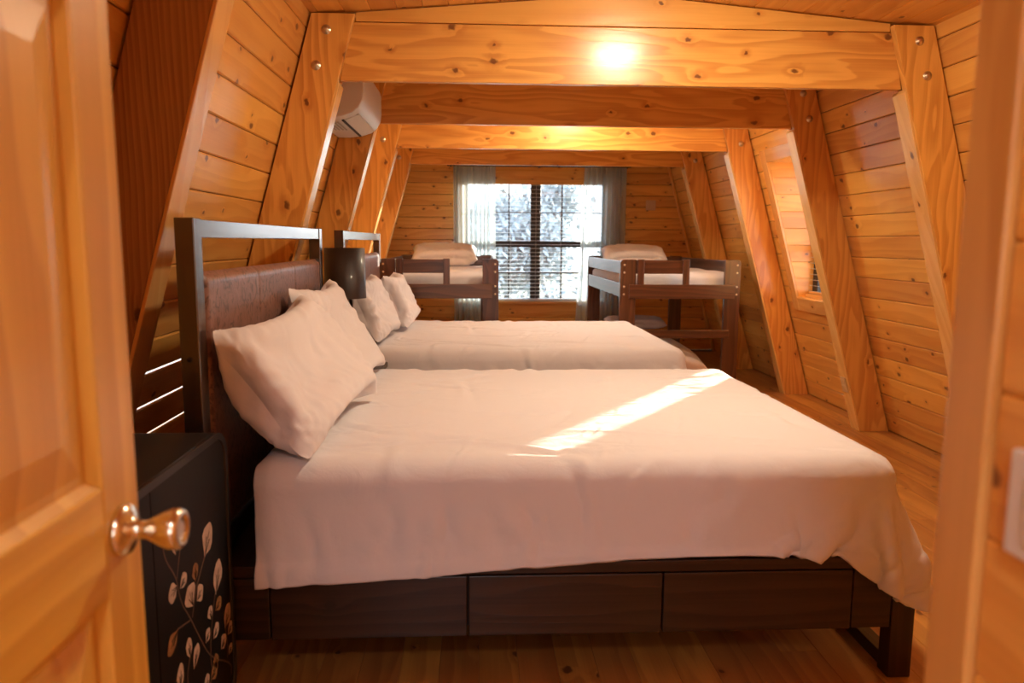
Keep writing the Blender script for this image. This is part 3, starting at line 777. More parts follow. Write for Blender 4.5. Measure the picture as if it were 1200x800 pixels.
def make_pillow_mesh(seed,lu=.76,lv=.50,vol=.036,name='pillow'):
    r=np.random.default_rng(seed); nu,nv=46,30; du,dv=lu/(nu-1),lv/(nv-1)
    top={}; n=0
    it=np.zeros((nu,nv),int); ib=np.zeros((nu,nv),int)
    for i in range(nu):
        for j in range(nv): it[i,j]=n; n+=1
    for i in range(nu):
        for j in range(nv):
            if i in(0,nu-1) or j in(0,nv-1): ib[i,j]=it[i,j]
            else: ib[i,j]=n; n+=1
    X=np.zeros((n,3)); U=np.linspace(-lu/2,lu/2,nu); W=np.linspace(-lv/2,lv/2,nv)
    ww=np.outer(np.sin(np.linspace(0,PI,nu)),np.sin(np.linspace(0,PI,nv)))
    for i in range(nu):
        for j in range(nv):
            z=.03*ww[i,j]; X[it[i,j]]=(U[i],W[j],z)
            if ib[i,j]!=it[i,j]: X[ib[i,j]]=(U[i],W[j],-z)
    X+=r.normal(size=X.shape)*.0012
    E,R,C=grid_edges(nu,nv,du,dv,idx=lambda i,j,_:int(it[i,j]),bend=1.2e-5,shear=1e-6)
    E2,R2,C2=grid_edges(nu,nv,du,dv,idx=lambda i,j,_:int(ib[i,j]),bend=1.2e-5,shear=1e-6)
    ex_=set(map(tuple,E))
    for e,rr,cc in zip(E2,R2,C2):
        if e not in ex_: E.append(e);R.append(rr);C.append(cc)
    T=[]
    for i in range(nu-1):
        for j in range(nv-1):
            a,b,c,d=it[i,j],it[i+1,j],it[i+1,j+1],it[i,j+1]; T+=[(a,b,c),(a,c,d)]
            a,b,c,d=ib[i,j],ib[i+1,j],ib[i+1,j+1],ib[i,j+1]; T+=[(a,c,b),(a,d,c)]
    T=np.array(T)
    lump=r.normal(size=3)*.15
    def press(P,s):
        a,b,c=P[T[:,0]],P[T[:,1]],P[T[:,2]]; nn=np.cross(b-a,c-a)
        vol_=(a*np.cross(b,c)).sum()/6
        p=np.clip((vol-vol_)/vol,-.3,1)*6000
        F=np.zeros_like(P)
        for k in range(3):
            for ax in range(3): F[:,ax]+=np.bincount(T[:,k],nn[:,ax]*p/6,len(P))
        return F*3.0
    X=xpbd(X,E,R,C,80,6,lambda P,Xo:P,dt=1/60,g=0,damp=.93,press=press)
    X-=X.mean(0)
    xh,yh=lu/2,lv/2; x_,y_=X[:,0].copy(),X[:,1].copy()
    X[:,0]=x_*(1+.07*(1-np.clip(y_/yh,-1,1)**2)); X[:,1]=y_*(1+.15*(1-np.clip(x_/xh,-1,1)**2))
    top=X[it]; bot=X[ib]
    cr=[]
    q=random.Random(seed*7+1)
    for k in range(26):      # gathers running in from the edges and corners
        side=q.random(); 
        if side<.35: s_,t_,an=q.uniform(.02,.12),q.uniform(.05,lv-.05),q.gauss(0,.4)
        elif side<.7: s_,t_,an=lu-q.uniform(.02,.12),q.uniform(.05,lv-.05),q.gauss(0,.4)
        else: s_,t_,an=q.uniform(.1,lu-.1),q.choice((.05,lv-.05)),PI/2+q.gauss(0,.5)
        cr.append((s_,t_,an,q.uniform(.04,.12),q.uniform(.006,.014),q.uniform(.003,.007),q.gauss(0,3)))
    for k in range(22): cr.append((q.uniform(.12,lu-.12),q.uniform(.1,lv-.1),q.uniform(0,PI),q.uniform(.06,.2),q.uniform(.008,.02),q.choice((-1,1))*q.uniform(.002,.005),q.gauss(0,3)))
    cr.append((.055,lv/2,PI/2,lv,.004,-.0035,0))
    A=[]
    for G,sg in ((top,1),(bot,-1)):
        nu_,nv_=G.shape[:2]
        B=upsample(G,2); n1,n2=B.shape[:2]
        S,T2=np.meshgrid(np.linspace(0,lu,n1),np.linspace(0,lv,n2),indexing='ij')
        ed=np.minimum(np.minimum(S,lu-S),np.minimum(T2,lv-T2)); fade=np.clip(ed/.02,0,1)
        B[:,:,2]+=sg*crease_field(S,T2,cr)*fade; A.append(B)
    return A
PMB=[make_pillow_mesh(3,.80,.50,.034),make_pillow_mesh(11,.80,.50,.032)]
def pillow(k,c,U,Wv,label,scale=(1,1,1),mat='pillow',bend=0,zmin=None,xmin=None,droop=0):
    """U = long direction, Wv = short (upward) direction"""
    U=V(*U)/np.linalg.norm(U); Wv=V(*Wv); Wv=Wv-U*np.dot(U,Wv); Wv/=np.linalg.norm(Wv); Nn=np.cross(U,Wv)
    mb=MB(); c_=V(*c)
    for q,G in enumerate(PMB[k]):
        X=G*np.array(scale); X=X.copy(); X[:,:,2]+=bend*(X[:,:,1]**2)*6; X[:,:,1]-=droop*np.abs(X[:,:,0])**2*2*(X[:,:,1]>0)
        W=X[:,:,0:1]*U+X[:,:,1:2]*Wv+X[:,:,2:3]*Nn
        if zmin is not None:
            h=W[:,:,2]+c_[2]-zmin; W[:,:,2]=np.where(h<.05,zmin+.05*np.exp((h-.05)/.05)-c_[2],W[:,:,2])
        if xmin is not None:
            h=W[:,:,0]+c_[0]-xmin; W[:,:,0]=np.where(h<.04,xmin+.04*np.exp((h-.04)/.04)-c_[0],W[:,:,0])
        mb.grid(W if q==0 else W[::-1])
    o=mb.build('pillow',M[mat]); o.location=c
    return tag(o,label,'pillow')
LEAN=(-.66,0,.75)
ZB=BZ+.045; XH=-.752
pillow(0,(-.595,2.545,.890),(.11,1,.06),(-.60,0,.80),'large white pillow nearest the camera, leaning on the near headboard',(1.08,1.0,1),bend=.06,zmin=ZB-.02,xmin=XH)
pillow(1,(-.625,3.33,.900),(.03,1,.0),(-.5,0,.86),'white pillow at far side of the near headboard, behind the nearest pillow',(.98,1.05,1),bend=.10,zmin=ZB,xmin=XH)
pillow(1,(-.660,4.86,.895),(.07,1,.0),(-.40,0,.92),'white rumpled pillow in front on the second bed, under the lampshade',(.88,.90,1.0),bend=.05,zmin=ZB,xmin=XH)
pillow(0,(-.570,5.62,.890),(.0,1,.0),(-.40,0,.92),'white pillow farthest back on the second bed',(.90,.86,1),bend=.05,zmin=ZB,xmin=XH)

# ------------------------------------------------------------------ beds
def make_bed(label):
    t=thing('bed_frame',label,'bed',(.28,2.94,0)); o=V(.28,2.94,0)
    def B(nm,boxes,bev=.003,mat='walnut',par=None):
        mb=MB()
        for b in boxes: mb.box(b[0]-o[0],b[1]-o[0],b[2]-o[1],b[3]-o[1],b[4],b[5],b[6])
        return mb.build(nm,M[mat],par or t,bevel=bev)
    for (a,b) in ((2.085,2.145),(3.74,3.80)): B('headboard_post',[(-.815,-.762,a,b,0,1.39,'z')],mat='walnut_gloss')
    B('top_rail',[(-.812,-.765,2.1455,3.7395,1.335,1.388,'y')],mat='walnut_gloss')
    B('lower_rail',[(-.81,-.768,2.1455,3.7395,.20,.435,'y')])
    # padded leather panel with vertical seams
    nu,nv=150,46; P=np.zeros((nu,nv,3)); PH=.80; w=3.735-2.150; seams=[0,w/3,2*w/3,w]
    for i in range(nu):
        yy=w*i/(nu-1); ds=min(abs(yy-s) for s in seams)
        for j in range(nv):
            zz=PH*j/(nv-1); e=min(zz,PH-zz,yy,w-yy); 
            puff=.024*min(1,(e/.022))**.5 if e>0 else 0
            puff-=.0035*math.exp(-(ds/.009)**2)
            P[i,j]=(-.785+puff-o[0],2.150+yy-o[1],.44+zz)
    mb=MB(); mb.grid(P[::-1]); Q=P.copy(); Q[:,:,0]=-.785-(P[:,:,0]+.785+o[0])-o[0]; mb.grid(Q)
    s=mb.build('leather_panel',M['leather'],t)
    # side frame
    for side,(ya,yb) in enumerate(((2.088,2.128),(3.757,3.797))):
        B('side_rail',[(-.7615,1.27,ya,yb,.357,.392,'x')])
        B('end_panel',[(-.7615,-.601,ya+.002,yb-.004,.165,.353,'x')])
        B('end_panel',[(1.147,1.2695,ya+.002,yb-.004,.165,.353,'x')])
        for (a,b) in ((-.597,-.024),(-.019,.559),(.564,1.142)): B('drawer',[(a,b,ya-.001,yb-.002,.165,.353,'x')])
        B('leg',[(1.272,1.345,ya,yb+.02 if side==0 else yb,.0,.392,'z')])
    B('sled_bar',[(1.285,1.335,2.149,3.756,0,.045,'y')])
    B('foot_rail',[(1.285,1.330,2.149,3.756,.30,.392,'y')])
    B('platform',[(-.76,1.284,2.13,3.755,.355,.385,'y')])
    B('drawer_box',[(-.74,1.14,2.14,3.74,.17,.35,'x')])
    B('support_leg',[(-.60,-.54,2.90,2.96,0,.169,'z')]); B('support_leg',[(.3,.36,2.90,2.96,0,.169,'z')])
    for zz in (.42,1.0):
        m=MB(); m.lathe([(0,.005),(.006,.004),(.007,0)],(-.79-o[0],2.0845-o[1],zz),(0,-1,0),12); m.build('bolt_cap',M['black_plastic'],t)
    return t
bed=make_bed('nearest dark wooden bed with drawers, tall frame headboard and brown leather panel')
dup(bed,(.28,2.94+2.32,0),'second dark wooden bed with leather headboard, behind the near bed')
def mattress(label,c,d,mat='grey',rad=.05):
    mb=MB(); mb.box(-d[0]/2,d[0]/2,-d[1]/2,d[1]/2,0,d[2]); o=mb.build('mattress',M[mat],bevel=rad,seg=5); o.location=c
    for p in o.data.polygons: p.use_smooth=True
    return tag(o,label,'mattress')
mattress('mattress in pale blue-grey cover under the near duvet',(.31,2.94,.386),(1.92,1.56,.265))
mattress('mattress under the duvet of the second bed',(.31,5.26,.386),(1.92,1.56,.265))

# ------------------------------------------------------------------ bedside table and lamp between the beds
t=thing('bedside_table','small dark bedside table between the two large beds','table',(-.72,4.12,0))
mb=MB(); mb.box(-.21,.21,-.22,.22,.60,.63,'y'); mb.build('table_top',M['walnut'],t,bevel=.004)
mb=MB(); mb.box(-.20,.20,-.21,.21,.30,.599,'y'); mb.build('body',M['walnut'],t,bevel=.003)
mb=MB(); mb.box(.2005,.215,-.19,.19,.33,.58,'y'); dr=mb.build('drawer',M['walnut'],t,bevel=.002)
mb=MB(); mb.lathe([(0,.02),(.012,.018),(.012,.008),(.005,0)],(.2155,0,.46),(1,0,0),16); mb.build('knob',M['brass'],dr)
for a in (-.18,.18):
    for b in (-.19,.19):
        mb=MB(); mb.box(a-.018,a+.018,b-.018,b+.018,0,.2995,'z'); mb.build('leg',M['walnut'],t,bevel=.002)
t=thing('table_lamp','table lamp with dark brown drum shade between the beds','lamp',(-.705,4.10,.631))
mb=MB(); mb.lathe([(.112,.39),(.109,.39),(.105,.66),(.108,.66),(.112,.39)],n=48); mb.build('lamp_shade',M['shade'],t)
mb=MB(); mb.lathe([(0,0),(.07,0),(.07,.012),(.03,.022),(.018,.05),(.032,.11),(.04,.18),(.03,.26),(.014,.31),(.010,.36),(.010,.42),(0,.42)],n=32); mb.build('lamp_base',M['walnut'],t)

# ------------------------------------------------------------------ black cabinet with flower inlay
LEAVES=[ ((1.704, 0.663), (1.756, 0.691), 0.42, 1),((1.787, 0.593), (1.827, 0.626), 0.45, 0),((1.744, 0.58), (1.74, 0.632), 0.5, 0),((1.925, 0.495), (1.978, 0.571), 0.5, 0),((1.856, 0.459), (1.859, 0.508), 0.5, 1),((1.993, 0.356), (2.032, 0.443), 0.42, 0),((1.741, 0.504), (1.691, 0.492), 0.6, 0),((1.759, 0.487), (1.801, 0.507), 0.5, 0),((1.831, 0.405), (1.806, 0.468), 0.6, 0),((1.858, 0.405), (1.903, 0.426), 0.6, 0),((1.948, 0.307), (1.944, 0.346), 0.6, 0),((1.985, 0.313), (2.034, 0.327), 0.5, 1),((2.053, 0.225), (2.098, 0.279), 0.5, 0),((1.96, 0.244), (2.004, 0.267), 0.5, 0),((2.073, 0.193), (2.117, 0.211), 0.5, 0),((1.903, 0.263), (1.936, 0.29), 0.5, 0),((2.014, 0.182), (2.056, 0.204), 0.6, 0),((2.073, 0.131), (2.104, 0.151), 0.5, 0),((1.731, 0.396), (1.669, 0.365), 0.4, 1),((1.795, 0.286), (1.792, 0.34), 0.45, 0),((1.816, 0.243), (1.852, 0.293), 0.4, 0),((1.971, 0.149), (1.969, 0.195), 0.5, 1),((1.726, 0.241), (1.738, 0.306), 0.4, 0),((1.895, 0.132), (1.901, 0.177), 0.5, 0),((1.926, 0.143), (1.979, 0.159), 0.5, 1) ]
STEMS=[ [(1.675, 0.641), (1.683, 0.594), (1.741, 0.526), (1.755, 0.457), (1.811, 0.384), (1.855, 0.316), (1.934, 0.201), (2.09, 0.10), (2.09, 0.06)],[(1.778, 0.598), (1.743, 0.519)],[(1.925, 0.495), (1.853, 0.436), (1.824, 0.378)],[(1.81, 0.378), (1.731, 0.397)],[(1.996, 0.373), (1.944, 0.274), (1.934, 0.201)],[(2.053, 0.225), (2.07, 0.172), (2.062, 0.129)],[(1.795, 0.286), (1.767, 0.242), (1.802, 0.185),(1.80,.08)],[(1.934, 0.201), (1.946, 0.145), (1.895, 0.132)] ]
KS=.9742; XC=-.70
cv=lambda p:(p[0]*KS, 1.33-(1.33-p[1])*KS)
t=thing('cabinet','black cabinet with rounded corners and painted white and tan leaf branches','cabinet',(-.93,1.58,0))
cl=V(-.93,1.58,0); y0,y1,zt=1.09,2.075,.812
def rr(ya,yb,za,zb,r,n=8,ri=None):
    pts=[]
    for (cy,cz,a0) in ((yb-r,zb-r,0),(ya+r,zb-r,90),(ya+r,za+r,180),(yb-r,za+r,270)):
        for k in range(n+1):
            a=math.radians(a0+90*k/n); pts.append((cy+r*math.cos(a),cz+r*math.sin(a)))
    return pts
mb=MB(); mb.prism([(a-cl[1],b) for a,b in rr(y0,y1,.02,zt,.075)],(-1.16-cl[0],0,0),ey,ez,ex,.452,smooth=True)
mb.build('body',M['cab_black'],t,bevel=.004)
# rim around the front
mb=MB(); o_=rr(y0,y1,.02,zt,.075); i_=rr(y0+.018,y1-.018,.038,zt-.018,.060); n=len(o_); b=0
for x in (-.7078,XC+.004):
    for p in o_: mb.v.append(V(x-cl[0],p[0]-cl[1],p[1]))
    for p in i_: mb.v.append(V(x-cl[0],p[0]-cl[1],p[1]))
for i in range(n):
    j=(i+1)%n
    mb.face([2*n+i,2*n+j,3*n+j,3*n+i],[(0,0)]*4,.5)
    mb.face([i,j,2*n+j,2*n+i],[(0,0)]*4,.5,0,True); mb.face([n+j,n+i,3*n+i,3*n+j],[(0,0)]*4,.5,0,True)
    mb.face([i,n+i,n+j,j],[(0,0)]*4,.5)
mb.build('front_rim',M['cab_edge'],t)
seam=1.585
def leafpoly(p,q,w,var):
    p=V(*p);q=V(*q);d=q-p;L=np.linalg.norm(d);d/=L;s=V(-d[1],d[0]); L*=1.0; w=max(w*L*1.6,.025)
    prof=[(0,0),(.12,.25),(.3,.75),(.5,1.0),(.72,.95),(.88,.62),(1,.12)]
    lf=[p+d*L*a+s*w*.5*b*(1+.12*math.sin(9*a+var)) for a,b in prof]; rt=[p+d*L*a-s*w*.5*b*(1+.15*math.sin(7*a+2*var)) for a,b in prof[1:]]
    return lf+rt[::-1], p,d,L,s,w
def cab_door(ya,yb,outer,own):
    mb=MB(); pts=[]
    full=rr(y0+.021,y1-.021,.041,zt-.021,.057)
    if outer>0: pts=[p for p in full if p[0]>(ya+yb)/2]; k=[i for i,p in enumerate(pts)]; poly=[q for q in full[27:]+full[:9]]; poly=poly+[(ya,zt-.021),(ya,.041)]
    else: poly=full[9:27]; poly=poly+[(yb,.041),(yb,zt-.021)]
    mb.prism([(a-cl[1],b_) for a,b_ in poly],(-.7075-cl[0],0,0),ey,ez,ex,.0075)
    if own:
        def flat(poly,x,mat):
            mb.prism([(a-cl[1],b_) for a,b_ in poly],(x-cl[0],0,0),ey,ez,ex,.0008,mat=mat)
        for st in STEMS:
            P=[V(*cv(p)) for p in st]
            # smooth the stem
            for _ in range(2):
                Q=[P[0]]
                for a,b_ in zip(P,P[1:]): Q+= [a*.75+b_*.25,a*.25+b_*.75]
                P=Q+[P[-1]]
            lf=[];rt=[]
            for i,p in enumerate(P):
                d=P[min(i+1,len(P)-1)]-P[max(i-1,0)]; d/=np.linalg.norm(d)+1e-9; s=V(-d[1],d[0])*.0022; lf.append(p+s); rt.append(p-s)
            for i in range(len(P)-1): flat([lf[i],lf[i+1],rt[i+1],rt[i]],-.7002,3)
        for k,(p,q,w,tan) in enumerate(LEAVES):
            poly,pp,d,L,s,w_=leafpoly(cv(p),cv(q),w,k)
            n_=len(poly)//2
            flat(poly,-.6999,2 if tan else 1)
            # dark veins
            if L>.03:
                for s_,a in ((0,.75),(.35,.55),(-.35,.55)):
                    e=pp+d*L*a+s*w_*s_*.5; b0=pp+d*L*.05; flat([b0+s*.0008,e,b0-s*.0008] if s_==0 else [b0,e+s*.0012,e-s*.0012],-.6990,0)
    return mb.build('cabinet_door',[M['cab_black'],M['petal'],M['petal_tan'],M['stem']],t)
cab_door(seam+.002,y1,1,True); cab_door(y0,seam-.002,-1,False)

# ------------------------------------------------------------------ air conditioner
t=thing('air_conditioner','white split air conditioner high on the left wall under the near beam','air conditioner',(-.78,4.58,1.99))
al=V(-.78,4.58,1.99); ya,yb=4.19,4.97
prof=[(-.875,1.985),(-.80,1.985),(-.72,1.995),(-.66,2.015),(-.625,2.045),(-.603,2.085),(-.596,2.13),(-.597,2.24),(-.605,2.268),(-.66,2.31),(-.70,2.318),(-.79,2.318)]
mb=MB(); mb.prism([(a-al[0],b-al[2]) for a,b in prof],(0,ya-al[1],0),ex,ez,ey,yb-ya,smooth=True); mb.build('casing',M['white_plastic'],t,bevel=.006,seg=3)
L=V(0,1,0); 
def onprof(a,b,th,y_0,y_1,nm,m):
    p,q=V(a[0],0,a[1]),V(b[0],0,b[1]); W=(q-p)/np.linalg.norm(q-p); T=np.cross(W,ey); c=(p+q)/2-al+V(0,(y_0+y_1)/2,0); T=T*(-1 if T[2]>0 else 1)
    mb=MB(); mb.board(c+T*.001,ey,W,T,y_1-y_0,np.linalg.norm(q-p),th); return mb.build(nm,m,t,bevel=.001)
onprof((-.735,1.990),(-.722,1.993),.006,ya+.10,yb-.04,'outlet_slot',M['black_plastic'])
onprof((-.715,1.994),(-.640,2.026),.006,ya+.10,yb-.04,'louvre',M['white_plastic'])
for k in range(5):
    x=-.85+.021*k; onprof((x,1.9838),(x+.010,1.9838),.004,ya+.12,ya+.42,'vent_slat',M['grille'])
mb=MB(); mb.box(-.9-al[0],-.80-al[0],ya-.05-al[1],ya+.12-al[1],1.945-1.99,1.975-1.99,'y'); mb.build('mounting_block',M['fir_pale'],t,bevel=.003)

# ------------------------------------------------------------------ loft beds
def loft(label,x0,x1,yf,yb,side):
    """side=+1: short front face, guard board left of opening"""
    o=V((x0+x1)/2,(yf+yb)/2,0); t=thing('loft_bed',label,'bed',tuple(o)); H=1.185
    def B(nm,boxes,bev=.004,par=None,mat='walnut_mid'):
        mb=MB()
        for b in boxes: mb.box(b[0]-o[0],b[1]-o[0],b[2]-o[1],b[3]-o[1],b[4],b[5],b[6])
        return mb.build(nm,M[mat],par or t,bevel=bev)
    pw=.135
    for xa in (x0,x1-pw):
        for ya_ in (yf,yb-.04):
            # post with rounded outer top corner
            mb=MB(); r_=.03; s=-1 if xa==x0 else 1; X_0,X_1=xa-o[0],xa+pw-o[0]
            if s<0: poly=[(X_0,0),(X_1,0),(X_1,H)]+[(X_0+r_-r_*math.sin(a),H-r_+r_*math.cos(a)) for a in (0,.4,.8,1.2,PI/2)]
            else: poly=[(X_0,0),(X_1,0)]+[(X_1-r_+r_*math.cos(a),H-r_+r_*math.sin(a)) for a in (0,.4,.8,1.2,PI/2)]+[(X_0,H)]
            mb.prism(poly,(0,ya_-o[1],0),ex,ez,ey,.04); p=mb.build('post',M['walnut_mid'],t,bevel=.003)
            if ya_==yf:
                for zz in (1.14,1.075,.955,.89):
                    if xa==(x1-pw) or zz<2:
                        b=MB(); xx=(xa+pw*.78 if s>0 else xa+pw*.25); b.lathe([(0,.003),(.007,.002),(.009,0)],(xx-o[0],yf-o[1],zz),(0,-1,0),14); b.build('bolt',M['bolt'],p)
    # front: lower board, guard board with uprights, opening at right
    B('front_rail',[(x0+.075,x1-.055,yf-.028,yf-.001,.853,.975,'x')])
    B('guard_board',[(x0+pw+.002,x0+pw+.42,yf+.005,yf+.028,1.065,1.18,'x')])
    for a in (x0+pw+.01,x0+pw+.40): B('guard_upright',[(a,a+.055,yf-.024,yf+.004,.94 if a>x0+.3 else .976,1.187,'z')])
    # back rails
    B('back_rail',[(x0+.02,x1-.02,yb-.065,yb-.041,1.07,1.175,'x'),(x0+.02,x1-.02,yb-.065,yb-.041,.86,.97,'x')])
    # long side rails
    for xx in (x0,x1-.028):
        B('side_rail',[(xx+.001,xx+.027,yf+.041,yb-.066,1.065,1.172,'y')]); B('side_rail',[(xx+.001,xx+.027,yf+.041,yb-.066,.865,.985,'y')])
    B('slat_base',[(x0+.03,x1-.03,yf+.05,yb-.07,.90,.925,'x')])
    B('ladder_rung',[(x0+.14,x1-.09,yf-.024,yf-.001,.515,.585,'x')])
    return t
loft('dark brown loft bed at the left of the window, behind the second bed',-.80,.20,6.30,8.15,1)
loft('dark brown loft bed on the right of the window with a lower bed beneath',1.235,2.275,6.30,8.15,1)
def soft(name,label,cat,c,d,mat,rad=.06,noise=.006,seed=1,sag=None):
    r=np.random.default_rng(seed); nu,nv,nw=40,60,8; mb=MB(); hx,hy,hz=d[0]/2,d[1]/2,d[2]
    nx,ny=44,60; P=np.zeros((nx,ny,3))
    ph=r.uniform(0,6,6)
    for i in range(nx):
        for j in range(ny):
            a=-1.25+2.5*i/(nx-1); b=-1.2+2.4*j/(ny-1)
            x=np.clip(a,-1,1)*hx; y=np.clip(b,-1,1)*hy; ox=max(abs(a)-1,0)/.25; oy=max(abs(b)-1,0)/.2; ov=min(1,max(ox,oy))
            z=hz*(1-ov)
            edge=min(hx-abs(x),hy-abs(y)); z-= rad*max(0,1-edge/rad)**2*.6*(1-ov)
            z+=noise*(math.sin(7*x+ph[0]+3*y)+math.sin(11*y+ph[1]-4*x)+.6*math.sin(19*x+9*y+ph[2]))*(1-ov)
            if sag: z-=sag(x/hx,y/hy)*(1-ov)
            P[i,j]=(x,y,max(z,0))
    mb.grid(P); o=mb.build(name,M[mat]); o.location=c; b=o.modifiers.new('sub','SUBSURF'); b.levels=1; b.render_levels=1
    return tag(o,label,cat)
soft('mattress','white-sheeted mattress of the left loft bed','mattress',(-.30,7.22,.927),(.93,1.62,.15),'sheet',seed=3,noise=.003)
soft('mattress','white-sheeted mattress of the right loft bed','mattress',(1.755,7.22,.927),(.97,1.62,.15),'sheet',seed=4,noise=.003)
pillow(0,(-.31,7.78,1.20),(1,.05,0),(0,1,.30),'white pillow lying on the left loft bed',(.86,.85,.9))
pillow(1,(1.66,7.80,1.205),(1,-.08,0),(0,1,.25),'white pillow lying on the right loft bed',(.84,.85,.9))
# lower bed under right loft
soft('mattress','low mattress with rose-beige sheet under the right loft bed','mattress',(1.72,7.05,0),(.72,1.36,.42),'pinksheet',seed=8,noise=.006,sag=lambda a,b:.10*max(0,a)**2+.05*max(0,-b)**3+.06*max(0,a)*max(0,-b))
pillow(1,(1.62,7.45,.53),(1,0,0),(0,1,.1),'pale pillow on the low bed below the right loft bed',(.75,.7,.6))

# ------------------------------------------------------------------ ceiling lights (above the picture frame / between beams)
LAMP=emit('warm_frosted_diffuser',(1,.80,.56),1.0)
def clight(x,y,z,label,strength,r=.13,col=(1,.86,.63)):
    m=emit('warm_frosted_diffuser',col,strength)
    t=thing('ceiling_light',label,'ceiling light',(x,y,z)); zc=2.533-abs(x-CX)*cp-z
    mb=MB(); mb.lathe([(0,zc),(r*1.1,zc),(r*1.1,zc-.02),(0,zc-.02)],n=32,smooth=False); mb.build('base_plate',M['brass'],t)
    mb=MB(); mb.lathe([(r,zc-.021),(r*.97,zc-.04),(r*.8,zc-.06),(r*.5,zc-.072),(0,zc-.077)],n=32); mb.build('diffuser',m,t)
    return t
CL=[clight(.88,2.75,2.40,'round ceiling light in the bay before the nearest beam',72),
    clight(.85,5.75,2.40,'round ceiling light in the bay between second and third beams',60)]
t=clight(-.15,-.75,2.35,'unseen round fill light added on the landing behind the doorway',36,col=(1,.92,.93))  # added fixture out of view, cool fill for the near bed side and door

# ------------------------------------------------------------------ outdoors
mb=MB(); mb.box(-60,80,YB+2,140,-3.3,-3.0); struct(mb.build('ground',M['ground']))
mb=MB(); mb.box(-60,80,-60,YB+2,-3.3,-3.0); struct(mb.build('ground_side',M['ground']))
def tree(name,label,x,y,h,seed,leafy,spread=1.,cat='tree',dens=500,lean=0,ls=1.):
    r=random.Random(seed); t=thing(name,label,cat,(x,y,-3.0)); mb=MB(); tips=[]
    def grow(p,d,l,rad,lev):
        pts=[p]; q=p.copy(); dd=d.copy(); n=4
        for k in range(n):
            dd=(dd+Vector((r.uniform(-.22,.22),r.uniform(-.22,.22),r.uniform(-.05,.12)))).normalized(); q=q+dd*(l/n); pts.append(q.copy())
        mb.tube(pts,rad,rad*.62,n=6 if lev<2 else 4)
        if lev>=4: tips.append(q); return
        if lev>=2: tips.append(pts[2])
        nb=3 if lev<3 else 4
        for k in range(nb):
            a=r.uniform(0,2*PI); tilt=r.uniform(.45,.95)*spread; 
            s=Vector((math.cos(a),math.sin(a),0)); nd=(dd*math.cos(tilt)+s*math.sin(tilt)).normalized()
            grow(pts[-1 if k<2 else r.choice((2,3))],nd,l*r.uniform(.6,.8),rad*.55,lev+1)
    grow(Vector((0,0,0)),Vector((lean,0,1)).normalized(),h*.32,h*.018,0)
    mb.build('trunk',M['bark'],t)
    if leafy:
        f_=MB()
        for k in range(dens):
            c=r.choice(tips)+Vector((r.gauss(0,.35*ls**.5),r.gauss(0,.35*ls**.5),r.gauss(0,.3*ls**.5)))
            s=r.uniform(.05,.13)*ls; q=Quaternion((r.gauss(0,1),r.gauss(0,1),r.gauss(0,1),r.gauss(0,1))).normalized()
            vs=[c+q@Vector(v)*s for v in ((-1,-.0,0),(0,-.5,.1),(1.1,0,0),(0,.5,.1))]; b=len(f_.v)
            f_.v+= [np.array(v) for v in vs]; f_.face([b,b+1,b+2,b+3],[(0,0)]*4,.5)
        f_.build('foliage',M['leaves'],t)
    return t
tree('bare_tree','bare-branched tree outside, seen through left panes of the window',-1.0,15.0,6.4,5,True,dens=250)
tree('bare_tree','smaller bare tree outside, seen just right of the window mullion',3.0,17.5,5.6,9,True,dens=350)
tree('leafy_tree','pale leafy tree outside, behind the left curtain',-6.2,24,6.4,12,True,dens=7000,ls=1.4)
tree('leafy_tree','pale leafy tree outside, filling the left window panes',.6,25,5.9,14,True,dens=15000,ls=1.35)
tree('leafy_tree','pale leafy tree outside, right behind the right window panes',7.2,26,6.4,15,True,dens=12000,ls=1.4)
tree('leafy_tree','farthest pale leafy tree outside, behind the window mullion',3.8,35,8.2,18,True,dens=15000,ls=1.9)

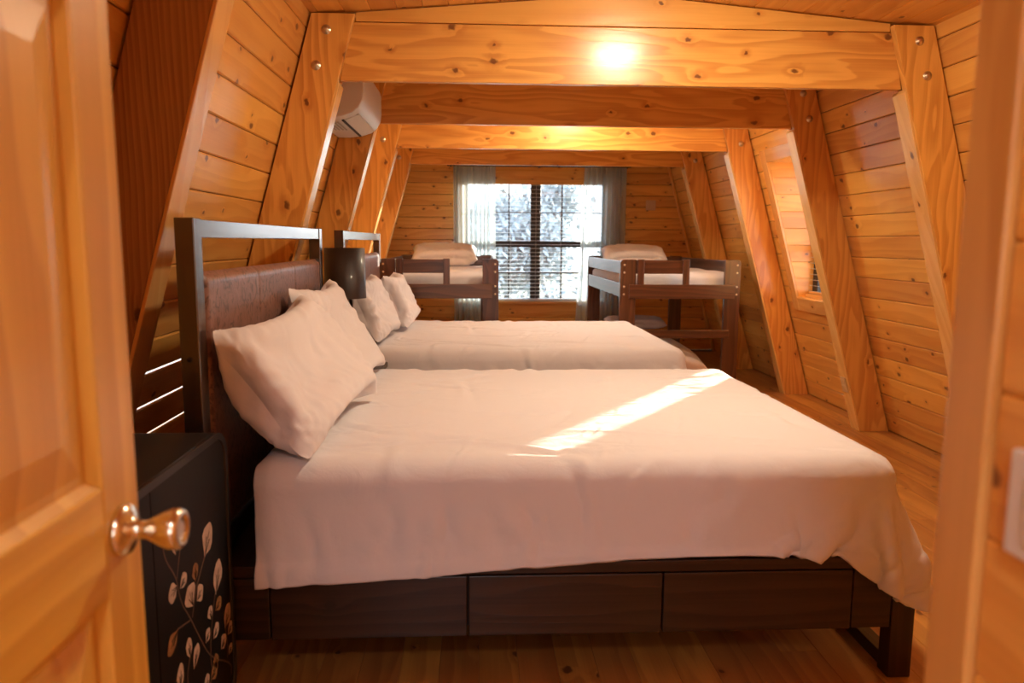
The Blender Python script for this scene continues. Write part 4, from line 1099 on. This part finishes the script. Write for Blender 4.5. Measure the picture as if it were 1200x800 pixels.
# ------------------------------------------------------------------ lights
w=bpy.data.worlds.new('sky'); SC.world=w; w.use_nodes=True; nt=w.node_tree
for n in list(nt.nodes): nt.nodes.remove(n)
tc=N(nt,'ShaderNodeTexCoord'); sp=N(nt,'ShaderNodeSeparateXYZ',{0:tc.outputs['Generated']})
c=mixc(nt,smooth(nt,sp.outputs[2],-.05,.6),(1.0,1.0,1.0),(.62,.78,1.0))
bg=N(nt,'ShaderNodeBackground',{'Color':c,'Strength':2.1}); o=N(nt,'ShaderNodeOutputWorld'); nt.links.new(bg.outputs[0],o.inputs[0])
def sun(az_x,az_y,el,e):
    l=bpy.data.lights.new('sun','SUN'); l.energy=e; l.angle=.012; l.color=(1,.86,.66); ob=bpy.data.objects.new('sun',l); COL.objects.link(ob)
    d=Vector((az_x*math.cos(el),az_y*math.cos(el),math.sin(el))); ob.rotation_euler=d.to_track_quat('Z','Y').to_euler(); ob.location=tuple(d*30)
    return ob
n_=math.hypot(1,1.39); sun(1/n_,1.39/n_,math.radians(7.0),13)
def portal(x,y,z,sx,sy,rot):
    l=bpy.data.lights.new('portal','AREA'); l.shape='RECTANGLE'; l.size=sx; l.size_y=sy; l.cycles.is_portal=True
    ob=bpy.data.objects.new('portal',l); COL.objects.link(ob); ob.location=(x,y,z); ob.rotation_euler=rot
portal(.73,YB+.13,1.34,1.72,1.5,(-PI/2,0,0))
portal(XD+.13,5.66,1.43,1.0,1.15,(0,PI/2,0))
portal(-.35,YF-.06,1.42,.95,1.4,(PI/2,0,0))

GROUPS={'rafter':'sloping wooden posts along both walls','ceiling_beam':'ceiling beams across the room','bed_frame':'large dark wooden beds',
 'duvet':'white duvets on the large beds','loft_bed':'loft beds either side of the window','sheer_curtain':'sheer curtains at the large window',
 'bare_tree':'bare trees outside the window','leafy_tree':'leafy trees outside the window','ceiling_light':'round ceiling lights','venetian_blind':'white slat blinds',
 'pillow':'white pillows on the beds','mattress':'mattresses of the five beds'}
for o_ in list(COL.objects):
    g_=GROUPS.get(o_.name.split('.')[0])
    if g_ and o_.parent is None and 'label' in o_.keys(): o_['group']=g_
SC.view_settings.view_transform='Standard'; SC.view_settings.look='None'; SC.view_settings.gamma=1; SC.view_settings.use_curve_mapping=False
SC.view_settings.exposure=1.25
